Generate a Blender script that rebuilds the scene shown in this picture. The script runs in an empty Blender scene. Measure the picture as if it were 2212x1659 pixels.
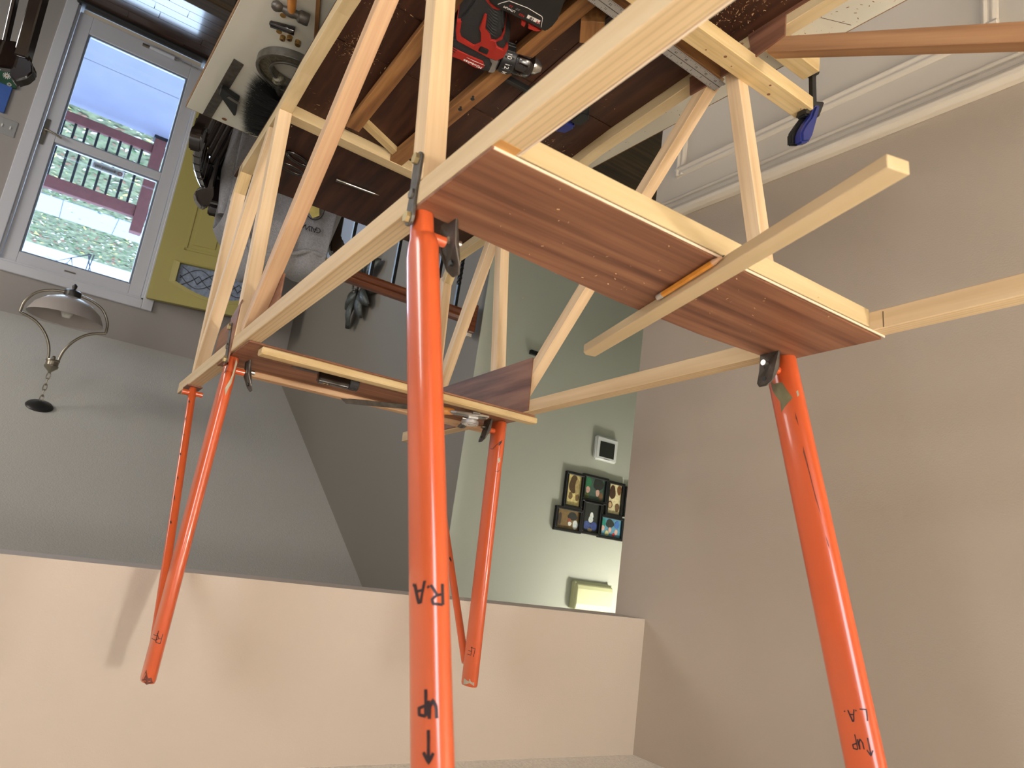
import bpy, bmesh, math, random
from mathutils import Vector, Matrix
random.seed(7)
scn = bpy.context.scene
COL = scn.collection
V = Vector
PI = math.pi

# ---------------------------------------------------------------- camera
EYE = V((0, 0, 1.99))
RIGHT = V((0.80555278, 0.57664598, -0.13625))
DOWN = V((0.24587808, -0.11610486, 0.962322))     # the picture is upside down: image down = up in the room
FWD = V((0.53909982, -0.80870205, -0.23531322))
cd = bpy.data.cameras.new('camera')
cam = bpy.data.objects.new('camera', cd); COL.objects.link(cam)
cam.matrix_world = Matrix(((RIGHT.x, -DOWN.x, -FWD.x, EYE.x), (RIGHT.y, -DOWN.y, -FWD.y, EYE.y),
                           (RIGHT.z, -DOWN.z, -FWD.z, EYE.z), (0, 0, 0, 1)))
cd.sensor_width = 36; cd.lens = 36 * 1574.066 / 2212
cd.clip_start = 0.02; cd.clip_end = 200
cd.dof.use_dof = True; cd.dof.focus_distance = 1.55; cd.dof.aperture_fstop = 11
scn.camera = cam

# ---------------------------------------------------------------- world, lights, exposure
scn.view_settings.view_transform = 'Standard'
scn.view_settings.look = 'None'
scn.view_settings.gamma = 1
scn.view_settings.use_curve_mapping = False
scn.view_settings.exposure = 0.62
w = bpy.data.worlds.new('overcast_sky'); scn.world = w; w.use_nodes = True
bg = w.node_tree.nodes['Background']; bg.inputs[0].default_value = (0.52, 0.70, 1.0, 1); bg.inputs[1].default_value = 3.3

def lamp(name, kind, loc, power, color, size=0.1, target=None, sy=None):
    l = bpy.data.lights.new(name, kind); l.energy = power; l.color = color
    o = bpy.data.objects.new(name, l); COL.objects.link(o); o.location = loc
    if kind == 'AREA':
        l.size = size
        if sy: l.shape = 'RECTANGLE'; l.size_y = sy
    else:
        l.shadow_soft_size = size
    if target is not None:
        o.rotation_euler = (V(target) - V(loc)).to_track_quat('-Z', 'Y').to_euler()
    return o
lamp('dining_room_lamp', 'POINT', (1.08, 2.55, 2.10), 92, (1.0, 0.97, 0.93), 0.12)
up_ = lamp('ceiling_bounce_fill', 'SPOT', (0.35, 1.30, 1.95), 150, (1.0, 0.97, 0.93), 0.12, (0.35, 1.29, 3.0)); up_.data.spot_size = 2.8; up_.data.spot_blend = 0.6  # added fill that bounces off the ceiling, apart from the dining lamp
lamp('rear_left_fill', 'POINT', (-1.2, 2.3, 2.2), 20, (1.0, 0.95, 0.88), 0.15)  # added fill from behind on the left, no known fixture there
lamp('hall_lamp', 'POINT', (2.78, -2.32, 2.36), 14, (1.0, 0.97, 0.92), 0.05)
lamp('side_window_daylight', 'AREA', (-2.74, 0.7, 1.45), 34, (1.0, 0.97, 0.96), 1.3, (0.3, -0.5, 1.4), 1.3)
lamp('living_room_window_daylight', 'AREA', (-2.74, -4.1, 0.2), 52, (1.0, 0.97, 0.93), 1.5, (1.0, -4.9, 0.9), 1.5)
lamp('front_door_daylight', 'AREA', (0.10, -6.02, -0.5), 42, (0.66, 0.82, 1.0), 0.80, (0.1, -3.0, -0.9), 1.8)

# ---------------------------------------------------------------- materials
def lin(c):
    return tuple(((x / 255) / 12.92 if x / 255 <= 0.04045 else ((x / 255 + 0.055) / 1.055) ** 2.4) for x in c) + (1,)
def new_mat(name):
    m = bpy.data.materials.new(name); m.use_nodes = True
    nt = m.node_tree; return m, nt, nt.nodes['Principled BSDF']
def flat(name, rgb, rough=0.5, metal=0.0, bump=0.0, bscale=200, vary=0.0, vscale=4, spec=0.5, coat=0.0):
    m, nt, b = new_mat(name)
    c = lin(rgb); b.inputs['Base Color'].default_value = c
    b.inputs['Roughness'].default_value = rough; b.inputs['Metallic'].default_value = metal
    b.inputs['Specular IOR Level'].default_value = spec
    if coat: b.inputs['Coat Weight'].default_value = coat; b.inputs['Coat Roughness'].default_value = 0.08
    tc = nt.nodes.new('ShaderNodeTexCoord')
    if vary:
        n = nt.nodes.new('ShaderNodeTexNoise'); n.inputs['Scale'].default_value = vscale; n.inputs['Detail'].default_value = 6
        nt.links.new(tc.outputs['Object'], n.inputs['Vector'])
        r = nt.nodes.new('ShaderNodeValToRGB')
        r.color_ramp.elements[0].position = 0.3; r.color_ramp.elements[1].position = 0.7
        r.color_ramp.elements[0].color = tuple(x * (1 - vary) for x in c[:3]) + (1,)
        r.color_ramp.elements[1].color = tuple(min(1, x * (1 + vary)) for x in c[:3]) + (1,)
        nt.links.new(n.outputs['Fac'], r.inputs['Fac']); nt.links.new(r.outputs['Color'], b.inputs['Base Color'])
    if bump:
        n = nt.nodes.new('ShaderNodeTexNoise'); n.inputs['Scale'].default_value = bscale; n.inputs['Detail'].default_value = 3
        nt.links.new(tc.outputs['Object'], n.inputs['Vector'])
        bp = nt.nodes.new('ShaderNodeBump'); bp.inputs['Strength'].default_value = bump; bp.inputs['Distance'].default_value = 0.004
        nt.links.new(n.outputs['Fac'], bp.inputs['Height']); nt.links.new(bp.outputs['Normal'], b.inputs['Normal'])
    return m
def wood(name, cols, sx=3.0, sy=70, rough=0.6, rings=0.0, blotch=0.0, axis='X', spec=0.35, coat=0.0, ringscale=160):
    """Grain that runs along the object's own axis; cols dark to light."""
    m, nt, b = new_mat(name)
    N, L = nt.nodes, nt.links
    tc = N.new('ShaderNodeTexCoord'); oi = N.new('ShaderNodeObjectInfo')
    mul = N.new('ShaderNodeVectorMath'); mul.operation = 'MULTIPLY_ADD'
    cmb = N.new('ShaderNodeCombineXYZ')
    for i in range(3): L.new(oi.outputs['Random'], cmb.inputs[i])
    L.new(cmb.outputs[0], mul.inputs[0]); mul.inputs[1].default_value = (7, 5, 9); L.new(tc.outputs['Object'], mul.inputs[2])
    mp = N.new('ShaderNodeMapping'); L.new(mul.outputs[0], mp.inputs['Vector'])
    mp.inputs['Scale'].default_value = {'X': (sx, sy, sy), 'Y': (sy, sx, sy), 'Z': (sy, sy, sx)}[axis]
    n = N.new('ShaderNodeTexNoise'); n.inputs['Scale'].default_value = 1; n.inputs['Detail'].default_value = 5; n.inputs['Roughness'].default_value = 0.55
    L.new(mp.outputs[0], n.inputs['Vector'])
    r = N.new('ShaderNodeValToRGB'); els = r.color_ramp.elements
    k = len(cols)
    els[0].position = 0.30; els[0].color = lin(cols[0]); els[1].position = 0.70; els[1].color = lin(cols[-1])
    for i in range(1, k - 1):
        e = els.new(0.30 + 0.40 * i / (k - 1)); e.color = lin(cols[i])
    L.new(n.outputs['Fac'], r.inputs['Fac'])
    out = r.outputs['Color']
    if rings:
        wv = N.new('ShaderNodeTexWave'); wv.bands_direction = 'Y' if axis == 'X' else 'X'
        wv.inputs['Scale'].default_value = ringscale / 6.28 * 2; wv.inputs['Distortion'].default_value = 2.0
        wv.inputs['Detail'].default_value = 1.5; wv.inputs['Detail Scale'].default_value = 0.15
        mp2 = N.new('ShaderNodeMapping'); L.new(mul.outputs[0], mp2.inputs['Vector'])
        mp2.inputs['Scale'].default_value = (0.05, 1, 0.35) if axis == 'X' else (1, 0.05, 0.35)
        L.new(mp2.outputs[0], wv.inputs['Vector'])
        rr = N.new('ShaderNodeValToRGB'); rr.color_ramp.elements[0].position = 0.0; rr.color_ramp.elements[1].position = 0.35
        rr.color_ramp.elements[0].color = (1 - rings,) * 3 + (1,); rr.color_ramp.elements[1].color = (1, 1, 1, 1)
        L.new(wv.outputs['Fac'], rr.inputs['Fac'])
        mx = N.new('ShaderNodeMix'); mx.data_type = 'RGBA'; mx.blend_type = 'MULTIPLY'; mx.inputs['Factor'].default_value = 1
        L.new(out, mx.inputs[6]); L.new(rr.outputs['Color'], mx.inputs[7]); out = mx.outputs[2]
    if blotch:
        n2 = N.new('ShaderNodeTexNoise'); n2.inputs['Scale'].default_value = 6; n2.inputs['Detail'].default_value = 2
        L.new(mul.outputs[0], n2.inputs['Vector'])
        r2 = N.new('ShaderNodeValToRGB'); r2.color_ramp.elements[0].position = 0.35; r2.color_ramp.elements[1].position = 0.65
        r2.color_ramp.elements[0].color = (1 - blotch,) * 3 + (1,); r2.color_ramp.elements[1].color = (1, 1, 1, 1)
        L.new(n2.outputs['Fac'], r2.inputs['Fac'])
        mx = N.new('ShaderNodeMix'); mx.data_type = 'RGBA'; mx.blend_type = 'MULTIPLY'; mx.inputs['Factor'].default_value = 1
        L.new(out, mx.inputs[6]); L.new(r2.outputs['Color'], mx.inputs[7]); out = mx.outputs[2]
    L.new(out, b.inputs['Base Color'])
    b.inputs['Roughness'].default_value = rough; b.inputs['Specular IOR Level'].default_value = spec
    if coat: b.inputs['Coat Weight'].default_value = coat; b.inputs['Coat Roughness'].default_value = 0.12
    return m

M = {}
M['taupe'] = flat('taupe_wall_paint', (174, 159, 140), 0.75, bump=0.12, bscale=260)  # wall taupe, darkened to stand for oblique light on the right wall
M['taupe_lit'] = flat('taupe_paint_header_lit', (198, 185, 168), 0.75, bump=0.12, bscale=260)  # same taupe in a lighter copy: lamp light painted onto the header
M['white_trim'] = flat('white_trim_paint', (212, 200, 180), 0.4)
M['ceil_popcorn'] = flat('popcorn_ceiling', (244, 240, 230), 0.95, bump=1.0, bscale=170, vary=0.10, vscale=160)
M['vault'] = flat('stippled_vault_paint', (194, 191, 182), 0.95, bump=0.5, bscale=150, vary=0.05, vscale=140)
M['entry_paint'] = flat('grey_entry_paint', (150, 144, 138), 0.8, bump=0.1, bscale=240)
M['stair_paint'] = flat('grey_paint_shaded', (128, 121, 110), 0.8, bump=0.1, bscale=240)  # entry grey made darker: the side wall's shade is in the colour
M['green_paint'] = flat('sage_hall_paint', (178, 180, 164), 0.8, bump=0.1, bscale=240)
M['spruce'] = wood('spruce', [(206, 172, 130), (226, 196, 154), (234, 208, 170)], 2, 60, 0.62, blotch=0.06)
M['spruce_ring'] = wood('edge_grain_spruce', [(196, 166, 124), (210, 182, 140), (218, 194, 154)], 2, 60, 0.62, rings=0.18)
M['spruce_pale'] = wood('pale_spruce', [(192, 168, 124), (206, 182, 138), (214, 192, 150)], 2, 50, 0.65, blotch=0.05)
M['spruce_pink'] = wood('reddish_fir', [(190, 148, 110), (206, 168, 128), (216, 182, 144)], 2, 70, 0.62, blotch=0.06)
M['fir_brown'] = wood('brown_fir', [(150, 106, 70), (172, 126, 86), (186, 142, 100)], 2, 70, 0.62, blotch=0.06)
M['pine'] = wood('knotty_pine', [(186, 156, 104), (206, 178, 128), (216, 192, 144)], 5, 45, 0.6, rings=0.10, ringscale=90)
M['basswood'] = wood('smooth_basswood', [(188, 162, 122), (196, 172, 132), (204, 180, 142)], 2, 30, 0.6, blotch=0.04)
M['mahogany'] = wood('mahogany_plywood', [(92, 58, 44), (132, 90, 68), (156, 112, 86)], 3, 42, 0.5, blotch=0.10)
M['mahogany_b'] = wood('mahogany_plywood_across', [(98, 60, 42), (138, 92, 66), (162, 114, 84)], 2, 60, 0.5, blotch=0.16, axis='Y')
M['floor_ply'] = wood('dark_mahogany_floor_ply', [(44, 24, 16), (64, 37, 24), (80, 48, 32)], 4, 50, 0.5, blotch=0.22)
M['old_stick'] = wood('stained_old_wood', [(104, 68, 38), (140, 96, 54), (166, 118, 70)], 4, 60, 0.6, blotch=0.2)
M['ply_edge'] = flat('pale_ply_edge', (228, 206, 178), 0.7)
M['dark_plank'] = wood('dark_walnut_floor', [(40, 29, 17), (64, 48, 28), (86, 66, 40)], 3, 60, 0.42, blotch=0.25, coat=0.15)
M['entry_plank'] = wood('glossy_entry_floor', [(34, 22, 16), (58, 38, 26), (74, 50, 34)], 3, 60, 0.28, blotch=0.2, coat=0.6)
M['rail_wood'] = wood('red_brown_handrail', [(70, 34, 18), (104, 54, 30), (128, 72, 42)], 3, 70, 0.35, coat=0.3)
M['white_board'] = flat('white_melamine', (218, 214, 198), 0.45, vary=0.05, vscale=5)
M['raw_edge'] = flat('raw_particle_board', (150, 116, 78), 0.95, bump=0.8, bscale=300, vary=0.25, vscale=200)
M['orange'] = flat('orange_enamel', (202, 88, 44), 0.30, vary=0.04, vscale=9, coat=0.5)
M['chip'] = flat('olive_primer', (120, 112, 78), 0.6, vary=0.15, vscale=60)
M['chip_pale'] = flat('pale_grey_primer', (168, 160, 136), 0.5, vary=0.15, vscale=60)
M['scuff'] = flat('dark_scuff', (104, 46, 24), 0.5)
M['ink'] = flat('black_marker_ink', (44, 22, 24), 0.5)
M['steel'] = flat('dark_steel', (120, 116, 108), 0.38, 0.85, vary=0.25, vscale=60)
M['steel_dk'] = flat('dirty_bracket_steel', (92, 86, 78), 0.45, 0.6, vary=0.3, vscale=80)
M['bright_steel'] = flat('bright_steel', (196, 192, 184), 0.25, 0.95)
M['alu'] = flat('brushed_aluminium', (178, 176, 172), 0.38, 0.55)
M['zinc'] = flat('yellow_zinc_bolt', (196, 176, 128), 0.35, 0.8)
M['brass'] = flat('brass', (170, 138, 84), 0.3, 0.95)
M['cast'] = flat('rough_cast_iron', (120, 112, 92), 0.45, 0.5, bump=0.8, bscale=220, vary=0.35, vscale=120)
M['black'] = flat('black_plastic', (26, 26, 25), 0.45)
M['black_gloss'] = flat('black_lacquer', (20, 13, 12), 0.12, coat=0.8)
M['rubber'] = flat('matt_black_rubber', (36, 35, 34), 0.7, bump=0.3, bscale=300)
M['blue'] = flat('dark_blue_plastic', (34, 44, 108), 0.35)
M['red'] = flat('red_plastic', (160, 40, 30), 0.4)
M['silver_p'] = flat('grey_gear_case', (150, 146, 140), 0.4, 0.5)
M['white_print'] = flat('white_print', (226, 222, 214), 0.6)
M['red_print'] = flat('red_print', (170, 40, 34), 0.6)
M['black_print'] = flat('black_print', (24, 24, 26), 0.6)
M['pencil_y'] = flat('yellow_pencil_paint', (214, 140, 48), 0.4, vary=0.12, vscale=120)
M['pencil_w'] = flat('bare_pencil_cedar', (206, 160, 122), 0.7)
M['graphite'] = flat('graphite', (52, 48, 46), 0.4)
M['eraser'] = flat('grey_ferrule', (196, 186, 172), 0.4, 0.4)
M['amber'] = flat('varnished_beech', (196, 128, 56), 0.3, vary=0.15, vscale=50, coat=0.5)
M['dial'] = flat('white_dial', (222, 220, 212), 0.35)
M['grey_knit'] = flat('heather_grey_sweatshirt', (132, 130, 130), 0.95, bump=0.6, bscale=380, vary=0.16, vscale=220)
M['yellow'] = flat('mustard_door_paint', (158, 146, 78), 0.5)
M['storm'] = flat('storm_door_aluminium', (196, 196, 200), 0.5)
M['bead'] = flat('blue_grey_sash_bead', (120, 128, 138), 0.6)
M['nickel'] = flat('brushed_nickel', (150, 142, 126), 0.3, 0.9)
M['pewter'] = flat('dark_pewter', (62, 60, 58), 0.4, 0.7)
M['leaf_metal'] = flat('antiqued_metal_leaf', (84, 86, 82), 0.42, 0.6, bump=0.6, bscale=140, vary=0.2, vscale=60)
M['iron'] = flat('black_iron', (24, 24, 25), 0.4, 0.3)
M['ivory'] = flat('ivory_cover', (196, 196, 150), 0.5)
M['therm'] = flat('white_thermostat', (222, 224, 218), 0.35)
M['screen'] = flat('dark_screen', (40, 42, 38), 0.2)
M['frame_b'] = flat('black_picture_frame', (18, 17, 14), 0.4)
M['panel_blue'] = flat('panel_blue_daylight', (176, 190, 214), 0.5)  # blue daylight falling on a white panel, mixed into its colour
M['tan'] = flat('tan_rim', (150, 128, 86), 0.6)
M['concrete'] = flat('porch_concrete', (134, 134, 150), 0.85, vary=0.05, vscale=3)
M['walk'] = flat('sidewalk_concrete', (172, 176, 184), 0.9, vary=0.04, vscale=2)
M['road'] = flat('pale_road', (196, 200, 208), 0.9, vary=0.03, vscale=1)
M['lawn'] = flat('autumn_lawn', (116, 120, 84), 0.95, vary=0.5, vscale=14)
M['deck_rail'] = flat('red_brown_stain', (112, 62, 54), 0.7, vary=0.15, vscale=20)
M['leaf_y'] = flat('yellow_fallen_leaf', (206, 190, 110), 0.8, vary=0.2, vscale=30)
M['leaf_w'] = flat('pale_fallen_leaf', (206, 200, 178), 0.8, vary=0.2, vscale=30)
M['leaf_b'] = flat('brown_fallen_leaf', (140, 96, 70), 0.8, vary=0.2, vscale=30)
M['leaf_g'] = flat('grass_green', (96, 120, 72), 0.9, vary=0.2, vscale=30)
M['twig'] = flat('dark_twig', (80, 74, 80), 0.8)
M['chipwood'] = flat('wood_shaving', (206, 168, 122), 0.8)
M['green_art'] = flat('green_canvas', (34, 72, 50), 0.8, vary=0.2, vscale=20)
M['blue_art'] = flat('blue_canvas', (58, 92, 160), 0.8, vary=0.1, vscale=8)
M['knot'] = flat('brown_knot', (120, 78, 48), 0.7)
M['glue'] = flat('amber_glue_stain', (196, 142, 76), 0.45)
M['pencil_line'] = flat('pencil_line', (96, 76, 58), 0.8)
def glass(name, tint=(0.93, 0.96, 1.0), rough=0.0):
    m, nt, b = new_mat(name)
    t = nt.nodes.new('ShaderNodeBsdfTransparent'); t.inputs[0].default_value = tint + (1,)
    g = nt.nodes.new('ShaderNodeBsdfGlossy'); g.inputs['Roughness'].default_value = rough + 0.02
    fr = nt.nodes.new('ShaderNodeFresnel'); fr.inputs[0].default_value = 1.45
    mx = nt.nodes.new('ShaderNodeMixShader')
    nt.links.new(fr.outputs[0], mx.inputs[0]); nt.links.new(t.outputs[0], mx.inputs[1]); nt.links.new(g.outputs[0], mx.inputs[2])
    nt.links.new(mx.outputs[0], nt.nodes['Material Output'].inputs['Surface'])
    return m
M['pane'] = glass('window_pane')
def frosted(name, rgb, trans=0.6):
    m, nt, b = new_mat(name)
    b.inputs['Base Color'].default_value = lin(rgb); b.inputs['Roughness'].default_value = 0.35
    b.inputs['Transmission Weight'].default_value = trans
    return m
M['alabaster'] = frosted('alabaster_shade_glass', (176, 166, 158), 0.15)
M['leaded'] = flat('obscure_glass', (116, 126, 142), 0.35, bump=0.8, bscale=120, vary=0.3, vscale=40)

# ---------------------------------------------------------------- geometry helpers
def link(o, parent=None, mat=None):
    COL.objects.link(o)
    if parent is not None: o.parent = parent
    if mat is not None: o.data.materials.append(M[mat] if isinstance(mat, str) else mat)
    return o
def tag(o, label=None, cat=None, group=None, kind=None):
    if label: o['label'] = label
    if cat: o['category'] = cat
    if group: o['group'] = group
    if kind: o['kind'] = kind
    return o
def empty(name, loc=(0, 0, 0), Mx=None, label=None, cat=None, group=None, kind=None):
    o = bpy.data.objects.new(name, None); COL.objects.link(o); o.empty_display_size = 0.05
    if Mx is not None: o.matrix_world = Mx
    else: o.location = loc
    return tag(o, label, cat, group, kind)
def basis(x, y, z, o):
    return Matrix(((x[0], y[0], z[0], o[0]), (x[1], y[1], z[1], o[1]), (x[2], y[2], z[2], o[2]), (0, 0, 0, 1)))
def area2(p): return sum(p[i][0] * p[(i + 1) % len(p)][1] - p[(i + 1) % len(p)][0] * p[i][1] for i in range(len(p)))

class G:
    def __init__(s): s.v = []; s.f = []
    def add(s, v, f):
        n = len(s.v); s.v += [V(p) for p in v]; s.f += [tuple(i + n for i in q) for q in f]; return s
    def box(s, c, d, Mx=None):
        c = V(c); h = V(d) / 2
        vs = [c + V((x * h.x, y * h.y, z * h.z)) for z in (-1, 1) for y in (-1, 1) for x in (-1, 1)]
        if Mx is not None: vs = [Mx @ p for p in vs]
        return s.add(vs, [(0, 2, 3, 1), (4, 5, 7, 6), (0, 1, 5, 4), (2, 6, 7, 3), (0, 4, 6, 2), (1, 3, 7, 5)])
    def span(s, a, b):
        a = V(a); b = V(b); return s.box((a + b) / 2, b - a)
    def beam(s, p0, p1, w, h, up=(0, 0, 1)):
        p0 = V(p0); p1 = V(p1); x = (p1 - p0).normalized(); y = V(up).cross(x).normalized(); z = x.cross(y)
        return s.box(((p1 - p0).length / 2, 0, 0), ((p1 - p0).length, w, h), basis(x, y, z, p0))
    def cyl(s, p0, p1, r0, r1=None, n=16, caps=True):
        r1 = r0 if r1 is None else r1
        p0 = V(p0); p1 = V(p1); z = (p1 - p0).normalized()
        x = z.orthogonal().normalized(); y = z.cross(x)
        vs = []
        for p, r in ((p0, r0), (p1, r1)):
            vs += [p + (x * math.cos(2 * PI * i / n) + y * math.sin(2 * PI * i / n)) * r for i in range(n)]
        fs = [(i, (i + 1) % n, n + (i + 1) % n, n + i) for i in range(n)]
        if caps: fs += [tuple(range(n))[::-1], tuple(range(n, 2 * n))]
        return s.add(vs, fs)
    def tube(s, pts, r, n=8, closed=False, caps=True):
        pts = [V(p) for p in pts]; k = len(pts); rr = r if isinstance(r, (list, tuple)) else [r] * k
        vs = []; ref = None
        for i, p in enumerate(pts):
            a = pts[(i - 1) % k] if closed else pts[max(0, i - 1)]; b = pts[(i + 1) % k] if closed else pts[min(k - 1, i + 1)]
            t = (b - a).normalized()
            if ref is None: ref = t.orthogonal().normalized()
            ref = (ref - t * ref.dot(t)).normalized(); q = t.cross(ref)
            vs += [p + (ref * math.cos(2 * PI * j / n) + q * math.sin(2 * PI * j / n)) * rr[i] for j in range(n)]
        fs = []
        for i in range(k if closed else k - 1):
            i2 = (i + 1) % k
            fs += [(i * n + j, i * n + (j + 1) % n, i2 * n + (j + 1) % n, i2 * n + j) for j in range(n)]
        if caps and not closed: fs += [tuple(range(n))[::-1], tuple(range((k - 1) * n, k * n))]
        return s.add(vs, fs)
    def lathe(s, prof, c=(0, 0, 0), n=24, Mx=None):
        vs = []; c = V(c)
        for r, z in prof: vs += [c + V((r * math.cos(2 * PI * j / n), r * math.sin(2 * PI * j / n), z)) for j in range(n)]
        if Mx is not None: vs = [Mx @ p for p in vs]
        fs = []
        for i in range(len(prof) - 1): fs += [(i * n + j, i * n + (j + 1) % n, (i + 1) * n + (j + 1) % n, (i + 1) * n + j) for j in range(n)]
        fs += [tuple(range(n))[::-1], tuple(range((len(prof) - 1) * n, len(prof) * n))]
        return s.add(vs, fs)
    def prism(s, poly, z0, z1, Mx=None):
        p = list(poly)
        if area2(p) < 0: p = p[::-1]
        n = len(p); vs = [V((a, b, z0)) for a, b in p] + [V((a, b, z1)) for a, b in p]
        if Mx is not None: vs = [Mx @ q for q in vs]
        return s.add(vs, [tuple(range(n))[::-1], tuple(range(n, 2 * n))] + [(i, (i + 1) % n, n + (i + 1) % n, n + i) for i in range(n)])
    def mesh(s, name, bevel=0, seg=1, smooth=None, fix=True):
        me = bpy.data.meshes.new(name); me.from_pydata([tuple(p) for p in s.v], [], s.f)
        if bevel or fix:
            bm = bmesh.new(); bm.from_mesh(me)
            if fix: bmesh.ops.recalc_face_normals(bm, faces=bm.faces)
            if bevel:
                es = [e for e in bm.edges if len(e.link_faces) == 2 and e.calc_face_angle(0) > 0.5]
                bmesh.ops.bevel(bm, geom=es, offset=bevel, segments=seg, affect='EDGES', clamp_overlap=True)
            bm.to_mesh(me); bm.free()
        if smooth is not None:
            for p in me.polygons: p.use_smooth = True
            me.set_sharp_from_angle(angle=math.radians(smooth))
        return me
    def build(s, name, mat, parent=None, Mx=None, bevel=0, seg=1, smooth=None, label=None, cat=None, group=None, kind=None, fix=True):
        o = bpy.data.objects.new(name, s.mesh(name, bevel, seg, smooth, fix))
        link(o, parent, mat)
        if Mx is not None: o.matrix_local = Mx
        return tag(o, label, cat, group, kind)

def shell(name, boxes, mat, label=None, bevel=0, parent=None, kind='structure'):
    g = G()
    for a, b in boxes: g.span(a, b)
    return g.build(name, mat, parent, bevel=bevel, label=label, kind=kind if parent is None else None)
def member(name, p0, p1, w, h, up, mat, parent, bevel=0.0008, label=None):
    """A stick from p0 to p1 built along its own x axis so that the grain follows it."""
    p0 = V(p0); p1 = V(p1); x = (p1 - p0).normalized(); y = V(up).cross(x).normalized(); z = x.cross(y)
    Lg = (p1 - p0).length
    return G().box((Lg / 2, 0, 0), (Lg, w, h)).build(name, mat, parent, basis(x, y, z, p0), bevel=bevel, label=label)
def text_obj(name, s, size, Mx, mat, parent, depth=0.0003, align='CENTER'):
    cu = bpy.data.curves.new(name, 'FONT'); cu.body = s; cu.size = size; cu.extrude = depth; cu.align_x = align; cu.align_y = 'CENTER'
    t = bpy.data.objects.new(name + '_tmp', cu); COL.objects.link(t)
    dg = bpy.context.evaluated_depsgraph_get(); me = bpy.data.meshes.new_from_object(t.evaluated_get(dg))
    bpy.data.objects.remove(t); bpy.data.curves.remove(cu); me.name = name
    o = bpy.data.objects.new(name, me); o.data.materials.clear(); link(o, parent, mat); o.matrix_local = Mx
    return o

# ---------------------------------------------------------------- the room shell
YD, YH, XR, XS, YG, ZE = -5.85, -1.5, 1.55, 1.66, -2.815, -1.55
VS = 0.614                                            # vault pitch
vz = lambda y: 0.838 + VS * (y + 5.85)
wr = shell('wall_right', [((XR, -1.62, 0), (XR + 0.11, 3.0, 2.44))], 'taupe', 'taupe painted wall right of the fuselage, white trim below')
wf = shell('wall_front', [((-2.8, -1.62, 2.092), (XR + 0.11, YH, 3.6))], 'taupe_lit', 'taupe header wall over the wide opening, lightened in colour for the lamp light')
shell('ceiling', [((-2.8, -1.5, 2.44), (XR + 0.11, 3.0, 2.54)), ], 'ceil_popcorn', 'off-white popcorn ceiling of the near room')
shell('ceiling_hall', [((XS, -2.815, 2.44), (4.2, -1.62, 2.54))], 'ceil_popcorn', 'hall ceiling')
g = G(); g.add([(-2.8, YD - 0.1, vz(YD - 0.1)), (XS + 0.1, YD - 0.1, vz(YD - 0.1)), (XS + 0.1, -1.62, vz(-1.62)), (-2.8, -1.62, vz(-1.62)),
                (-2.8, YD - 0.1, vz(YD - 0.1) + 0.1), (XS + 0.1, YD - 0.1, vz(YD - 0.1) + 0.1), (XS + 0.1, -1.62, vz(-1.62) + 0.1), (-2.8, -1.62, vz(-1.62) + 0.1)],
               [(0, 1, 2, 3), (7, 6, 5, 4), (0, 4, 5, 1), (1, 5, 6, 2), (2, 6, 7, 3), (3, 7, 4, 0)])
g.build('ceiling_vault', 'vault', label='grey stippled sloping ceiling over the entry stairwell', kind='structure')
YE = YG - 0.0035
g = G(); g.prism([(YD, ZE), (YE, ZE), (YE, vz(YE) + 0.05), (YD, vz(YD) + 0.05)], 0, 0.1, basis((0, 1, 0), (0, 0, 1), (1, 0, 0), (XS, 0, 0)))
g.build('wall_stair', 'stair_paint', label='grey stairwell side wall, shade painted in, with metal leaf decoration', kind='structure')
shell('wall_hall', [((XS + 0.0005, YG - 0.003, 0), (4.2, YG, 2.44)), ((XS + 0.101, YG - 0.1, 0), (4.2, YG - 0.003, 2.44)), ((XS, YG + 0.001, 2.441), (XS + 0.1, -1.62, 3.6))], 'green_paint', 'sage green hall wall with thermostat and photo frames')
shell('wall_hall_end', [((4.2, -2.9, 0), (4.3, -1.5, 2.5)), ((XR + 0.11, -1.62, 0), (4.2, -1.52, 2.5))], 'green_paint', 'end of the hall')
shell('wall_left', [((-2.9, -6, -1.6), (-2.8, 0, 3.6)), ((-2.9, 1.4, -0.1), (-2.8, 3.1, 2.6)), ((-2.9, 0, -0.1), (-2.8, 1.4, 0.8)), ((-2.9, 0, 2.1), (-2.8, 1.4, 2.6))], 'taupe', 'left wall of the room')
shell('wall_back', [((-2.9, 3.0, -0.1), (XR + 0.2, 3.1, 2.6))], 'taupe', 'back wall of the room')
DX0, DX1, DZ1 = -0.36, 0.553, 0.50                    # front door opening
shell('wall_entry', [((-2.8, YD - 0.14, ZE), (DX0, YD, 0.9)), ((DX1, YD - 0.14, ZE), (XS, YD, 0.9)), ((DX0, YD - 0.14, DZ1), (DX1, YD, 0.9))], 'entry_paint', 'grey entry wall around the front door')
# floors with their planks
fl = shell('floor', [((-2.8, -2.9, -0.2), (4.2, 3.0, -0.012))], 'dark_plank', 'dark walnut plank floor beside the workbench')
pm = G().box((0.45, 0.0635, 0), (0.897, 0.125, 0.012)).mesh('plank', bevel=0.0015); pm.materials.append(M['dark_plank'])
row = 0; y = -2.88
while y < 0.4:
    x = -0.9 - random.random() * 0.8
    while x < 1.5:
        if x > -1.6 and x + 0.9 < 1.62 + 0.9:
            o = bpy.data.objects.new('plank', pm); link(o, fl); sc = min(1.0, (XR - x) / 0.9)
            if sc > 0.05: o.matrix_local = Matrix.Translation((x, y, -0.006)) @ Matrix.Diagonal((sc, 1, 1, 1))
            else: bpy.data.objects.remove(o)
        x += 0.9
    y += 0.1275
fe = shell('floor_entry', [((-2.8, YD - 0.02, ZE - 0.1), (XS, -2.92, ZE - 0.012))], 'entry_plank', 'glossy dark entry floor reflecting the doorway')
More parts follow.
